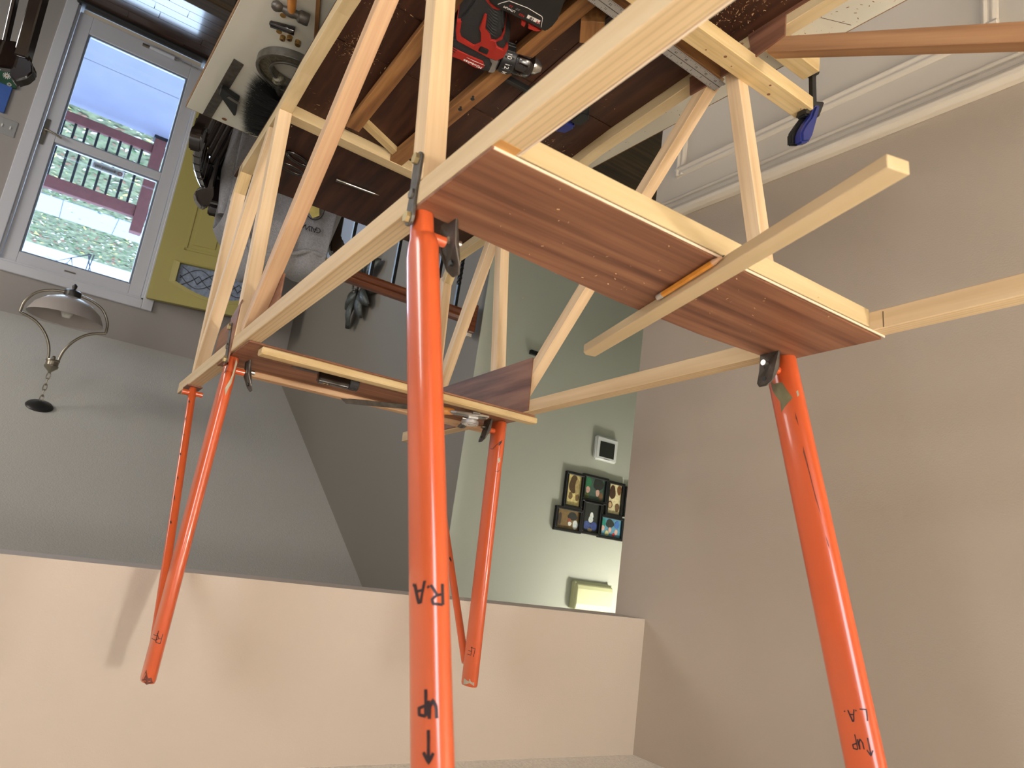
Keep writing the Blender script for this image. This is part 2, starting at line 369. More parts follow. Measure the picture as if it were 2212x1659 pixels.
pm2 = G().box((0.45, 0.0435, 0), (0.897, 0.0855, 0.012)).mesh('plank', bevel=0.001); pm2.materials.append(M['entry_plank'])
y = YD
while y < -4.3:
    x = -1.2 - random.random() * 0.8
    while x < XS - 0.1:
        o = bpy.data.objects.new('plank', pm2); link(o, fe); sc = min(1.0, (XS - x) / 0.9)
        o.matrix_local = Matrix.Translation((x, y, ZE - 0.006)) @ Matrix.Diagonal((sc, 1, 1, 1)); x += 0.9
    y += 0.0875
shell('trim_1', [((-2.8, -2.945, -0.03), (XS, -2.86, 0.004))], 'dark_plank', 'dark wooden nosing along the upper floor edge', bevel=0.008)
shell('wall_riser', [((-2.8, -2.92, ZE), (XS, -2.9, -0.03))], 'entry_paint', 'wall below the upper floor edge')
# chair rail and wainscot mouldings on the right wall (parts of that wall's trim)
def moulding(name, prof, y0, y1, z, parent, mat='white_trim', Mx=None):
    """profile of (out, up) extruded along y against the wall face x=XR"""
    g = G(); g.prism([(-a, b) for a, b in prof], 0, y1 - y0, basis((1, 0, 0), (0, 0, 1), (0, 1, 0), (XR, y0, z)) if Mx is None else Mx)
    return g.build(name, mat, parent, bevel=0.0015)
shell('trim_2', [((XR - 0.001, -1.62, 0.001), (XR + 0.0005, 3.0, 0.80))], 'white_trim', 'white painted wainscot below the chair rail')
cr = empty('trim_3', (0, 0, 0), label='white moulded chair rail along the right wall', kind='structure')
moulding('rail_cap', [(0, 0.822), (0.014, 0.822), (0.026, 0.832), (0.030, 0.842), (0.027, 0.852), (0.016, 0.860), (0, 0.862)], -1.62, 3.0, 0, cr)
moulding('rail_cove', [(0, 0.800), (0.008, 0.800), (0.013, 0.810), (0.013, 0.823), (0, 0.823)], -1.62, 3.0, 0, cr)
moulding('rail_bead', [(0, 0.783), (0.007, 0.785), (0.010, 0.791), (0.007, 0.798), (0, 0.800)], -1.62, 3.0, 0, cr)
pr = [(0, 0), (0.012, 0.002), (0.015, 0.010), (0.009, 0.017), (0.011, 0.026), (0.005, 0.034), (0, 0.036)]
for y0, y1 in ((-1.535, -0.592), (-0.45, 0.4)):
    fr_ = empty('trim_4', (0, 0, 0), label='white picture-frame wainscot moulding %s' % ('nearest the wall end' if y0 < -1 else 'beyond the long brace'), kind='structure')
    moulding('top_moulding', pr, y0, y1, 0.678, fr_)
    moulding('bottom_moulding', pr, y0, y1, 0.10, fr_)
    for yy in (y0, y1 - 0.036):
        g = G(); g.prism([(-a, b) for a, b in pr], 0, 0.61, basis((1, 0, 0), (0, 1, 0), (0, 0, 1), (XR, yy, 0.102)))
        g.build('side_moulding', 'white_trim', fr_, bevel=0.0015)

# ---------------------------------------------------------------- workbench (white boards on trestles)
TZ = 1.03
bench = empty('workbench', (0.58, -0.9, 0), label='workbench with white melamine top under the fuselage', cat='workbench')
def bl(p): return (p[0] - 0.58, p[1] + 0.9, p[2])
g = G().span(bl((0.152, -1.818, TZ - 0.018)), bl((0.995, 0.25, TZ)))
o = g.build('tabletop', 'white_board', bench, bevel=0.001)
g = G()
for a, b in (((0.1505, -1.820, TZ - 0.0178), (0.9965, -1.8182, TZ - 0.0008)), ((0.1505, -1.82, TZ - 0.0178), (0.1518, 0.25, TZ - 0.0008)), ((0.9952, -1.82, TZ - 0.0178), (0.9968, 0.25, TZ - 0.0008))):
    g.span(bl(a), bl(b))
g.build('raw_board_edge', 'raw_edge', bench, label='rough brown particle-board edge')
for a, b in (((0.25, -1.6, 0), (0.32, -1.53, TZ - 0.018)), ((0.84, -1.6, 0), (0.91, -1.53, TZ - 0.018)), ((0.25, 0.05, 0), (0.32, 0.12, TZ - 0.018)), ((0.84, 0.05, 0), (0.91, 0.12, TZ - 0.018))):
    G().span(bl(a), bl(b)).build('leg', 'old_stick', bench, bevel=0.003)
for px, py in ((0.238, -1.796), (0.955, -1.14)):
    G().cyl(bl((px, py, TZ - 0.001)), bl((px, py, TZ + 0.0006)), 0.006, n=14).build('screw_hole', 'old_stick', bench)
# pencil outline drawn on the board
g = G()
for a, b in (((0.905, -0.585), (0.935, -0.625)), ((0.935, -0.625), (0.985, -0.60))):
    g.beam((a[0] - 0.58, a[1] + 0.9, TZ + 0.0003), (b[0] - 0.58, b[1] + 0.9, TZ + 0.0003), 0.0008, 0.0004)
g.build('pencil_outline', 'pencil_line', bench)

# ---------------------------------------------------------------- the fuselage frame (own frame: x forward, y to its left, z up)
FD = V((0.0160, -0.9986, 0.0510)); LD = V((0.99976, 0.0152, -0.0150))
FD.normalize(); UD = FD.cross(LD).normalized(); LD = UD.cross(FD).normalized()
FO = V((0.27, -0.62, 1.66))
FM = basis(FD, LD, UD, FO)
W, T = 0.6088, 0.0256
fus = empty('fuselage_frame', Mx=FM, label='wooden light aircraft fuselage frame with orange cabane struts on the workbench', cat='aircraft frame')
TS = 0.0035                                           # plywood thickness
# top longerons
for b, lab in ((T / 2, 'right'), (W - T / 2, 'left')):
    a1 = 1.19 if b < 0.3 else 1.20
    member('top_longeron', (-0.95, b, -T / 2), (a1, b, -T / 2), T, T, (0, 0, 1), 'spruce_ring', fus)
# bottom longerons: straight, then sweeping up to the nose
def bc(a):                                            # top surface of the bottom longeron
    pts = [(-0.95, -0.52), (-0.3, -0.545), (0.2, -0.560), (0.45, -0.553), (0.62, -0.535), (0.75, -0.511), (1.03, -0.495)]
    for (x0, y0), (x1, y1) in zip(pts, pts[1:]):
        if a <= x1: return y0 + (y1 - y0) * (a - x0) / (x1 - x0)
    return pts[-1][1]
for b in (T / 2, W - T / 2):
    g = G(); st = [-0.95, -0.3, 0.0, 0.2, 0.35, 0.45, 0.54, 0.62, 0.69, 0.75, 0.9, 1.03]
    vs = []; fs = []
    for i, a in enumerate(st):
        c = bc(a); vs += [(a, b - T / 2, c - T), (a, b + T / 2, c - T), (a, b + T / 2, c), (a, b - T / 2, c)]
        if i: k = 4 * i; fs += [(k - 4 + j, k - 4 + (j + 1) % 4, k + (j + 1) % 4, k + j) for j in range(4)]
    fs += [(0, 1, 2, 3), tuple(len(vs) - 4 + j for j in (3, 2, 1, 0))]
    g.add(vs, fs).build('bottom_longeron', 'spruce_pale', fus, bevel=0.0008)
    # sloping block at the lower nose corner and the nose post above it
    dx = 0.0 if b < 0.3 else 0.03
    member('nose_block', (1.005 + dx, b, bc(1.03) - T + 0.004), (1.050 + dx, b, -0.440), T, 0.024, (-1, 0, 0.8), 'pine', fus, label='resin-stained corner block')
    member('nose_post', (1.040 + dx * 1.5, b, -0.455), (1.045 + dx, b, -T), T, T, (1, 0, 0), 'spruce', fus)
# posts and braces, right side then left side
EDG = (0, 1, 0)
R_, L_ = T / 2, W - T / 2
member('post', (0.081, R_, -0.552), (0.008, R_, -T), T, T, EDG, 'spruce', fus)
member('post', (0.0995, L_, -0.552), (0.0225, L_, -T), T, T, EDG, 'spruce', fus)
member('post', (0.742, R_, bc(0.75) - 0.002), (0.712, R_, -T), T, T, EDG, 'spruce', fus)
member('post', (0.812, L_, bc(0.80) - 0.002), (0.752, L_, -T), T, T, EDG, 'spruce', fus)
member('diagonal_brace', (0.097, R_, -0.552), (0.6645, R_, -0.029), T * 0.98, T * 0.98, EDG, 'spruce_pink', fus)
member('diagonal_brace', (0.139, L_, -0.558), (0.674, L_, -0.030), T * 0.98, T * 0.98, EDG, 'spruce', fus)
member('diagonal_brace', (0.798, R_, bc(0.8)), (1.050, R_, -0.030), T * 0.97, T * 0.97, EDG, 'spruce', fus)
member('diagonal_brace', (0.846, L_, bc(0.85)), (1.060, L_, -0.080), T * 0.97, T * 0.97, EDG, 'spruce', fus)
member('diagonal_brace', (0.0193, L_, -0.537), (-0.838, L_, -0.022), T * 0.98, T * 0.98, EDG, 'fir_brown', fus)
member('diagonal_brace', (0.020, R_, -0.537), (-0.80, R_, -0.022), T * 0.98, T * 0.98, EDG, 'spruce', fus)
# cross members
member('cross_member', (0.7495, T, -0.526), (0.7785, W - T, -0.526), 0.030, 0.025, (0, 0, 1), 'spruce_pale', fus)
member('cross_member', (-0.1195, T, -TS - 0.014), (-0.1195, W - T, -TS - 0.014), 0.024, 0.024, (0, 0, 1), 'spruce_pale', fus)
member('cross_member', (0.120, T, -0.5555), (0.128, W - T, -0.5555), 0.024, 0.052, (0, 0, 1), 'old_stick', fus)
# plywood: wide top panel at the aft struts, strip panel at the front struts, floor
def plate(name, poly, c0, c1, mat, label=None, bevel=0.0004, parent=None):
    return G().prism(poly, c0, c1).build(name, mat, parent or fus, bevel=bevel, label=label)
plate('top_panel', [(-0.136, 0.001), (-0.131, W + 0.002), (0.022, W + 0.002), (0.032, 0.45), (0.030, 0.30), (0.004, 0.001)], 0.0003, TS, 'mahogany_b', 'mahogany plywood top panel')
g = G().span((-0.1366, 0.003, 0.0004), (-0.1359, W, TS - 0.0004)); g.build('panel_edge', 'ply_edge', fus)
plate('strip_panel', [(0.613, 0.006), (0.624, W + 0.004), (0.832, W + 0.008), (0.826, 0.004)], 0.0003, TS, 'mahogany_b', 'narrow mahogany plywood panel between the front struts')
member('edge_strip', (0.6295, 0.030, TS + 0.0065), (0.6375, W + 0.012, TS + 0.0065), 0.026, 0.013, (0, 0, 1), 'pine', fus, bevel=0.002)
member('edge_strip', (0.8105, 0.030, TS + 0.0055), (0.8180, W + 0.020, TS + 0.0055), 0.024, 0.011, (0, 0, 1), 'spruce_pink', fus, bevel=0.002)
plate('nose_plate', [(1.060, -0.003), (1.106, -0.003), (1.106, T + 0.004), (1.060, T + 0.004)], 0.0002, 0.0028, 'mahogany', 'small square plywood pad')
plate('nose_plate', [(1.030, W - T - 0.004), (1.076, W - T - 0.004), (1.076, W + 0.003), (1.030, W + 0.003)], 0.0002, 0.0028, 'mahogany', 'small square plywood pad')
g = G(); st = [-0.95, -0.3, 0.2, 0.45, 0.62, 0.75, 0.9, 1.085]
vs = []; fs = []
for i, a in enumerate(st):
    c = bc(a) - T - 0.0002; vs += [(a, 0, c - 0.004), (a, W, c - 0.004), (a, W, c), (a, 0, c)]
    if i: k = 4 * i; fs += [(k - 4 + j, k - 4 + (j + 1) % 4, k + (j + 1) % 4, k + j) for j in range(4)]
fs += [(0, 1, 2, 3), tuple(len(vs) - 4 + j for j in (3, 2, 1, 0))]
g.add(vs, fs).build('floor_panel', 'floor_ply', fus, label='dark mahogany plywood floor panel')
# veneer sheets of the floor, each with its own edge
FZ = lambda a: bc(a) - T
vcol = 0
for a0, a1 in ((-0.6, -0.10), (-0.098, 0.145), (0.147, 0.399), (0.401, 0.528), (0.530, 0.735)):
    for b0, b1 in ((T + 0.001, 0.150), (0.152, 0.375), (0.377, W - T - 0.001)):
        off = 0.02 * random.random()
        vs = []
        for a, b in ((a0 + off * 0.3, b0), (a1 + off * 0.0, b0), (a1, b1), (a0 + off * 0.3, b1)): vs += [(a, b, FZ(a) + 0.0001)]
        top = [(x, y_, z_ + 0.0012 + 0.0006 * random.random()) for x, y_, z_ in vs]
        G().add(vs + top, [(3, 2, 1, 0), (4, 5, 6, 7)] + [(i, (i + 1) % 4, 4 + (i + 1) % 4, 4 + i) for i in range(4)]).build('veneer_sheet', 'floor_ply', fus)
# plywood gussets on the inner faces
def gusset(poly, b, mat='mahogany', label=None):
    lo, hi = (b, b + 0.003)
    return G().prism(poly, lo, hi, basis((1, 0, 0), (0, 0, 1), (0, -1, 0), (0, 0, 0)) @ Matrix.Diagonal((1, 1, -1, 1))).build('gusset', mat, fus, label=label)
gusset([(1.000, -0.004), (1.000, -0.118), (0.607, -0.118), (0.607, -0.002)], W - T - 0.003)
gusset([(1.010, -0.004), (0.985, -0.111), (0.858, -0.111), (0.600, -0.111), (0.556, -0.111), (0.556, -0.004)], T)
gusset([(0.188, -0.572), (0.186, -0.533), (0.085, -0.528), (0.070, -0.572)], W - T - 0.003)
gusset([(0.060, -0.585), (0.050, -0.526), (-0.012, -0.533), (-0.014, -0.572), (-0.06, -0.570), (-0.10, -0.560), (-0.30, -0.555), (-0.30, -0.578), (-0.1, -0.585)], W - T - 0.003)
gusset([(0.188, -0.572), (0.186, -0.533), (0.085, -0.528), (0.070, -0.572)], T)
# thin inner plywood side strip aft of the top panel
G().span((-0.90, T, -0.060), (-0.138, T + 0.002, 0.0005)).build('side_skin', 'ply_edge', fus)
# glue stains beside joints
for poly, c, lab in (([(-0.1367, 0.0015), (-0.1480, 0.0020), (-0.1475, T - 0.0020), (-0.1367, T - 0.0015)], 0.0003, None),):
    plate('glue_stain', poly, c - 0.0002, c + 0.0001, 'glue', bevel=0)
for a in (-0.150, -0.36):
    G().span((a, W - T - 0.0006, -0.022), (a + 0.0012, W - T + 0.001, -0.001)).build('pencil_mark', 'pencil_line', fus)
G().span((-0.372, W - T - 0.0006, -T), (-0.366, W - T + 0.0005, -0.0005)).build('glue_stain', 'knot', fus)

# ---- cabane struts: streamlined tubes with stub end, cross pin, steel tab and hand lettering
class Strut:
    A, B = 0.024, 0.0112
    def __init__(s, base, top, eye):
        s.p0 = V(base); s.p1 = V(top); s.d = (s.p1 - s.p0).normalized(); s.len = (s.p1 - s.p0).length
        s.f = (V((1, 0, 0)) - s.d * s.d.x).normalized(); s.l = s.d.cross(s.f)
        if s.l.y < 0: s.l = -s.l
        v = V(eye) - s.p0; s.v = V((v.dot(s.f), v.dot(s.l))).normalized(); s.e = V((-s.v.y, s.v.x))
    def ring(s, t, A, B, n=40):
        c = s.p0 + s.d * t; out = []
        for i in range(n):
            a = 2 * PI * i / n; k = 0.82
            x = math.copysign(abs(math.cos(a)) ** k, math.cos(a)); y = math.copysign(abs(math.sin(a)) ** k, math.sin(a))
            out.append(c + s.f * (A * x) + s.l * (B * y))
        return out
    def solid(s, secs, n=40):
        g = G(); vs = []; fs = []
        for i, (t, A, B) in enumerate(secs):
            vs += s.ring(t, A, B, n)
            if i: fs += [((i - 1) * n + j, (i - 1) * n + (j + 1) % n, i * n + (j + 1) % n, i * n + j) for j in range(n)]
        fs += [tuple(range(n))[::-1], tuple(range((len(secs) - 1) * n, len(secs) * n))]
        return g.add(vs, fs)
    def surf(s, wv, t, lift=0.0003):
        """point on the surface, wv across as seen from the viewer's side, t along from the base"""
        best = None
        for i in range(360):
            a = 2 * PI * i / 360; k = 0.82
            x = s.A * math.copysign(abs(math.cos(a)) ** k, math.cos(a)); y = s.B * math.copysign(abs(math.sin(a)) ** k, math.sin(a))
            p = V((x, y))
            if p.dot(s.v) < 0.0: continue
            e = abs(p.dot(s.e) - wv)
            if best is None or e < best[0]: best = (e, x, y)
        x, y = best[1], best[2]; n = V((x / s.A ** 2, y / s.B ** 2)).normalized()
        return s.p0 + s.d * t + s.f * (x + n.x * lift) + s.l * (y + n.y * lift)
    def stroke(s, g, pts, width):
        """hand-drawn stroke as a thin ribbon lying on the tube"""
        dense = []
        for (a, b) in zip(pts, pts[1:]):
            for k in range(4): dense.append((a[0] + (b[0] - a[0]) * k / 4, a[1] + (b[1] - a[1]) * k / 4))
        dense.append(pts[-1]); vs = []; fs = []
        for i, q in enumerate(dense):
            p = dense[max(0, i - 1)]; r = dense[min(len(dense) - 1, i + 1)]
            d = V((r[0] - p[0], r[1] - p[1])); d = d.normalized() if d.length else V((1, 0)); n = V((-d.y, d.x)) * width / 2
            vs += [s.surf(q[0] + n.x, q[1] + n.y), s.surf(q[0] - n.x, q[1] - n.y)]
            if i: k = 2 * i; fs.append((k - 2, k - 1, k + 1, k))
        g.add(vs, fs)
    def patch(s, g, pts, lift=0.00025):
        c = (sum(p[0] for p in pts) / len(pts), sum(p[1] for p in pts) / len(pts))
        rings = []
        for k in (1.0, 0.66, 0.33): rings.append([s.surf(c[0] + (p[0] - c[0]) * k, c[1] + (p[1] - c[1]) * k, lift) for p in pts])
        n = len(pts); vs = rings[0] + rings[1] + rings[2] + [s.surf(c[0], c[1], lift)]
        fs = [(r * n + i, r * n + (i + 1) % n, (r + 1) * n + (i + 1) % n, (r + 1) * n + i) for r in (0, 1) for i in range(n)]
        fs += [(2 * n + i, 2 * n + (i + 1) % n, 3 * n) for i in range(n)]
        g.add(vs, fs)
def fit(strut, parent, inward, bright=False):
    """orange cross pin and bent steel tab on the inner side"""
    c = strut.p0 + strut.d * 0.022; dl = V((0, inward, 0))
    o = G().cyl(c, c + dl * 0.026, 0.0058, n=18).build('pin', 'orange', parent, smooth=40)
    tb = c + dl * 0.027
    prof = [(-0.016, -0.026), (-0.016, 0.004), (-0.0125, 0.024), (-0.006, 0.031), (0.006, 0.031), (0.0125, 0.024), (0.016, 0.004), (0.016, -0.026)]
    g = G(); n = len(prof); vs = []; fs = []
    def bend(z): return 0.013 * max(0, (z + 0.004) / 0.03) ** 1.3 if z > -0.004 else 0.0
    for side in (0, 0.0022):
        for x, z in prof: vs.append(tb + V((x, (bend(z) + side) * inward, z)))
    fs = [tuple(range(n)), tuple(range(n, 2 * n))[::-1]] + [(i, (i + 1) % n, n + (i + 1) % n, n + i) for i in range(n)]
    g.add(vs, fs); tabo = g.build('steel_tab', 'steel_dk', parent, bevel=0.0004)
    G().cyl(tb + V((0, inward * 0.002, -0.004)), tb + V((0, inward * 0.017, -0.004)), 0.0042, n=14).build('bolt', 'bright_steel', parent, smooth=40)
    G().cyl(tb + V((0, inward * 0.0080, 0.0195)), tb + V((0, inward * 0.0155, 0.0195)), 0.0032, n=14).build('bolt_hole', 'black', parent, smooth=40)
CE = (-0.607, -0.265, 0.358)                          # where the marker lettering faces: the builder's side, aft and right
S = {}
for key, base, top, lab in (('RA', (0.012, R_, 0.004), (-0.118, 0.037, 0.575), 'right aft orange strut lettered R.A.'),
                            ('LA', (0.012, L_ + 0.002, 0.004), (-0.116, L_ - 0.004, 0.575), 'left aft orange strut lettered L.A.'),
                            ('RF', (0.741, R_ - 0.001, 0.004), (0.760, -0.011, 0.558), 'right front orange strut'),
                            ('LF', (0.738, L_ + 0.001, 0.004), (0.748, L_, 0.557), 'left front orange strut')):
    s = Strut(base, top, CE); S[key] = s
    aft = key in ('RA', 'LA')
    secs = [(0, 0.0125, 0.0098), (0.002, 0.0135, 0.0108), (0.028, 0.0138, 0.0108), (0.030, 0.0165, 0.0110), (0.036, 0.0205, 0.0111), (0.046, s.A, s.B)] if key in ('RA', 'RF') else \
           [(0, s.A - 0.003, s.B - 0.001), (0.003, s.A - 0.0012, s.B - 0.0003), (0.008, s.A, s.B)]
    L0 = s.len
    secs += [(0.1, s.A, s.B), (0.3, s.A, s.B), (L0 - 0.004, s.A, s.B)]
    if not aft: secs += [(L0 - 0.003, s.A * 0.98, s.B * 0.98), (L0, s.A * 0.9, s.B * 0.9)]
    st_ = s.solid(secs).build('cabane_strut', 'orange', fus, smooth=35, label=lab); s.ob = st_
    fit(s, st_, 1 if key[0] == 'R' else -1)
# front diagonal tubes from the nose pads up to the front strut tops
for key, base, top in (('R', (1.078, R_, 0.004), (0.778, -0.008, 0.520)), ('L', (1.050, L_, 0.004), (0.772, L_, 0.515))):
    b0, t0 = V(base), V(top)
    d = (t0 - b0).normalized()
    tb = G().tube([b0, b0 + d * 0.005, b0 + d * 0.3, t0], [0.0070, 0.0080, 0.0080, 0.0080], n=18).build('diagonal_tube', 'orange', fus, smooth=40, label='thin orange diagonal tube')
    c = b0 + d * 0.014
    G().cyl(c + V((0, -0.021, 0)), c + V((0, 0.021, 0)), 0.0058, n=16).build('cross_pin', 'orange', tb, smooth=40)
    g = G(); e = (V((1, 0, 0)) - d * d.x).normalized(); l2 = d.cross(e); l2 = l2 if l2.y > 0 else -l2
    for k in range(7):                                # flaked paint along the tube
        t = 0.03 + 0.05 * k + 0.012 * random.random(); ang = -0.9 + 0.5 * random.random(); wd = 0.12 + 0.25 * random.random()
        Lk = 0.008 + 0.03 * random.random() * (1 if k < 4 else 0.3)
        ps = []
        for tt, a_ in ((t, ang), (t + Lk * 0.3, ang - wd), (t + Lk, ang + 0.1), (t + Lk * 0.6, ang + wd)):
            ps.append(b0 + d * tt + (e * -math.cos(a_) + l2 * math.sin(a_)) * 0.00825)
        G().add(ps, [(0, 1, 2, 3)]).build('paint_flake', 'black_print', tb, fix=False)
# lettering: strokes in (across, up) metres; R.A. and L.A. with an up-arrow, small marks on the front struts
LET = {'R': [[(0, 0), (0.002, 1)], [(0.002, 1), (0.45, 0.92), (0.5, 0.7), (0.3, 0.55), (0.02, 0.5)], [(0.25, 0.52), (0.55, 0.02)]],
       'A': [[(0, 0), (0.22, 1), (0.34, 0.95)], [(0.3, 1), (0.5, 0.02)], [(0.08, 0.42), (0.45, 0.40)]],
       'L': [[(0.12, 1), (0.05, 0.5), (0.0, 0.05), (0.55, 0.0)]],
       '.': [[(0, 0), (0.06, 0.03), (0.02, 0.07)]],
       'U': [[(0, 1), (0.02, 0.4), (0.18, 0.05), (0.36, 0.4), (0.40, 1)], [(0.40, 1), (0.44, 0.05)]],
       'P': [[(0, -0.4), (0.02, 1)], [(0.02, 1), (0.4, 0.9), (0.4, 0.55), (0.04, 0.45)]],
       'F': [[(0, 0), (0.03, 1), (0.5, 0.96)], [(0.02, 0.55), (0.4, 0.52)]],
       '^': [[(0.2, -0.6), (0.22, 1)], [(-0.05, 0.55), (0.22, 1.05), (0.5, 0.5)]]}
def write(key, chars, size, wd, parent):
    g = G(); s = S[key]
    for ch, x, t in chars:
        for st2 in LET[ch]: s.stroke(g, [(x + p[0] * size, t + p[1] * size) for p in st2], wd)
    g.build('marker_lettering', 'ink', parent, fix=False)
write('RA', [('R', -0.0105, 0.370), ('.', -0.0005, 0.371), ('A', 0.003, 0.366), ('.', 0.0112, 0.366)], 0.016, 0.0021, S['RA'].ob)
write('RA', [('U', -0.004, 0.452), ('P', 0.0035, 0.450), ('^', -0.0005, 0.480)], 0.013, 0.0023, S['RA'].ob)
write('LA', [('L', -0.013, 0.462), ('.', -0.0025, 0.463), ('A', 0.000, 0.462), ('.', 0.0095, 0.463)], 0.0125, 0.0014, S['LA'].ob)
write('LA', [('U', -0.002, 0.492), ('P', 0.0045, 0.492), ('^', -0.010, 0.498)], 0.011, 0.0014, S['LA'].ob)
write('LF', [('L', -0.004, 0.478), ('F', 0.003, 0.476)], 0.017, 0.0011, S['LF'].ob)
write('RF', [('R', -0.004, 0.478), ('F', 0.003, 0.474)], 0.015, 0.0011, S['RF'].ob)
# bare primer, scuffs
def patches(key, polys, mat, name='paint_chip'):
    for p in polys:
        g = G(); S[key].patch(g, p); g.build(name, mat, S[key].ob, fix=False)
patches('LA', [[(0.018, 0.030), (0.016, 0.038), (0.009, 0.040), (0.003, 0.042), (0.000, 0.052), (-0.002, 0.058), (-0.006, 0.070), (0.000, 0.074), (0.006, 0.078), (0.012, 0.084), (0.011, 0.068), (0.016, 0.055), (0.019, 0.045)]], 'chip')
patches('LA', [[(-0.012, 0.062), (-0.015, 0.060), (-0.015, 0.068), (-0.0125, 0.070)], [(0.0, 0.560), (-0.006, 0.545), (-0.012, 0.55), (-0.01, 0.57), (0, 0.57)]], 'chip_pale')
patches('LA', [[(-0.006, 0.140), (-0.0072, 0.160), (-0.008, 0.20), (-0.0095, 0.235), (-0.0075, 0.215), (-0.0065, 0.18), (-0.0048, 0.150)], [(-0.005, 0.09), (-0.006, 0.10), (-0.006, 0.112), (-0.0045, 0.10)], [(-0.010, 0.262), (-0.0112, 0.275), (-0.0108, 0.28), (-0.0098, 0.268)]], 'scuff', 'scuff')
patches('RF', [[(-0.006, 0.004), (-0.0085, 0.02), (-0.006, 0.036), (-0.004, 0.05), (-0.0005, 0.062), (-0.004, 0.075), (-0.006, 0.060), (-0.0085, 0.052), (-0.009, 0.03), (-0.0095, 0.012)]], 'chip_pale')
patches('RF', [[(0.006, 0.008), (0.004, 0.02), (0.005, 0.032), (0.0075, 0.036), (0.0068, 0.018)], [(0.006, 0.535), (-0.004, 0.545), (-0.009, 0.552), (0.0, 0.556), (0.009, 0.552)]], 'scuff', 'scuff')
patches('LF', [[(-0.0145, 0.010), (-0.016, 0.06), (-0.0160, 0.11), (-0.0175, 0.11), (-0.0175, 0.06), (-0.0172, 0.01)], [(-0.006, 0.084), (-0.011, 0.08), (-0.012, 0.09), (-0.008, 0.095)], [(0.012, 0.540), (0.0, 0.538), (-0.014, 0.542), (-0.014, 0.552), (0.012, 0.552)]], 'chip_pale')
for pts, wd in (([(0.016, 0.060), (0.008, 0.063), (-0.002, 0.052), (-0.014, 0.040)], 0.0012), ([(-0.004, 0.112), (-0.010, 0.113), (-0.014, 0.105)], 0.0010), ([(-0.005, 0.055), (-0.010, 0.046)], 0.003)):
    g = G(); S['LF'].stroke(g, pts, wd); g.build('scratch', 'ink', S['LF'].ob, fix=False)
# steel side fittings bolted through the right longeron at both struts
def side_fitting(a0, a1, c0, c1, lab):
    d = V((a1 - a0, 0, c1 - c0)); Ln = d.length; x = d.normalized(); y = V((0, -1, 0)); z = x.cross(y)
    Mx = basis(x, y, z, (a0, -0.0002, c0))
    out = []
    hw = 0.0085
    for k in range(9): an = PI / 2 + PI * k / 8; out.append((hw * math.cos(an), hw * math.sin(an)))
    out += [(Ln * 0.3, -hw * 0.95), (Ln * 0.55, -hw * 0.8)]
    for k in range(9): an = -PI / 2 + PI * k / 8; out.append((Ln + hw * math.cos(an), hw * math.sin(an)))
    out += [(Ln * 0.55, hw * 0.8), (Ln * 0.3, hw * 0.95)]
    g = G().prism(out, 0, 0.0032, basis((1, 0, 0), (0, 0, 1), (0, -1, 0), (0, 0, 0)) @ Matrix.Diagonal((1, 1, -1, 1)))
    f = g.build('side_fitting', 'steel_dk', fus, Mx, bevel=0.0005, label=lab)
    for t, r, mt in ((0.0, 0.0062, 'zinc'), (Ln * 0.6, 0.0058, 'steel'), (Ln, 0.0062, 'zinc')):
        G().cyl((t, 0.003, 0), (t, 0.0075 if mt == 'zinc' else 0.0055, 0), r, r * 0.96, n=6).build('bolt', mt, f)
side_fitting(0.006, 0.0065, -0.052, 0.014, 'dark steel side fitting at the right aft strut')
side_fitting(0.742, 0.722, -0.052, 0.014, 'dark steel side fitting at the right front strut')
G().prism([(0.760, -0.075), (0.700, -0.095), (0.705, -0.085), (0.712, 0.020), (0.740, 0.022), (0.748, -0.02)], -0.0003, 0.0016, basis((1, 0, 0), (0, 0, 1), (0, 1, 0), (0, 0, 0)) @ Matrix.Diagonal((1, 1, -1, 1))).build('pad_plate', 'mahogany', fus)

# ---------------------------------------------------------------- things on the fuselage
def on_fus(o): o.matrix_world = FM @ o.matrix_local; return o
def FP(a, b, c): return FM @ V((a, b, c))
def fus_empty(name, a, b, c, label, cat, group=None):
    return empty(name, Mx=FM @ Matrix.Translation((a, b, c)), label=label, cat=cat, group=group)
# loose batten lying across the top panel, with the pencil against it
p0, p1 = V((0.190, 0.389, TS)), V((-0.349, 0.245, TS))
x = (p1 - p0).normalized(); y = V((0, 0, 1)).cross(x)
Lb = (p1 - p0).length
g = G().prism([(0, -0.0115), (Lb, -0.0115), (Lb, 0.0115), (0.008, 0.0115), (0, 0.004)], 0.0003, 0.0125)
bt = g.build('batten', 'basswood', None, FM @ basis(x, y, V((0, 0, 1)), p0), bevel=0.0006,
             label='loose pale wooden batten lying slantwise across the top panel', cat='batten')
q0, q1 = V((-0.0225, 0.3155, TS + 0.0038)), V((-0.150, 0.2815, TS + 0.0038))
x = (q1 - q0).normalized(); y = V((0, 0, 1)).cross(x)
pe = empty('pencil', Mx=FM @ basis(x, y, V((0, 0, 1)), q0), label='short yellow pencil lying against the loose batten', cat='pencil')
Lp = (q1 - q0).length
G().cyl((0.012, 0, 0), (Lp - 0.020, 0, 0), 0.0036, n=6).build('barrel', 'pencil_y', pe)
G().cyl((0, 0, 0), (0.012, 0, 0), 0.0035, n=14).build('ferrule', 'eraser', pe, smooth=40)
G().cyl((Lp - 0.020, 0, 0), (Lp - 0.004, 0, 0), 0.0034, 0.0010, n=12).build('sharpened_tip', 'pencil_w', pe, smooth=40)
G().cyl((Lp - 0.004, 0, 0), (Lp, 0, 0), 0.0010, 0.0002, n=8).build('lead', 'graphite', pe)
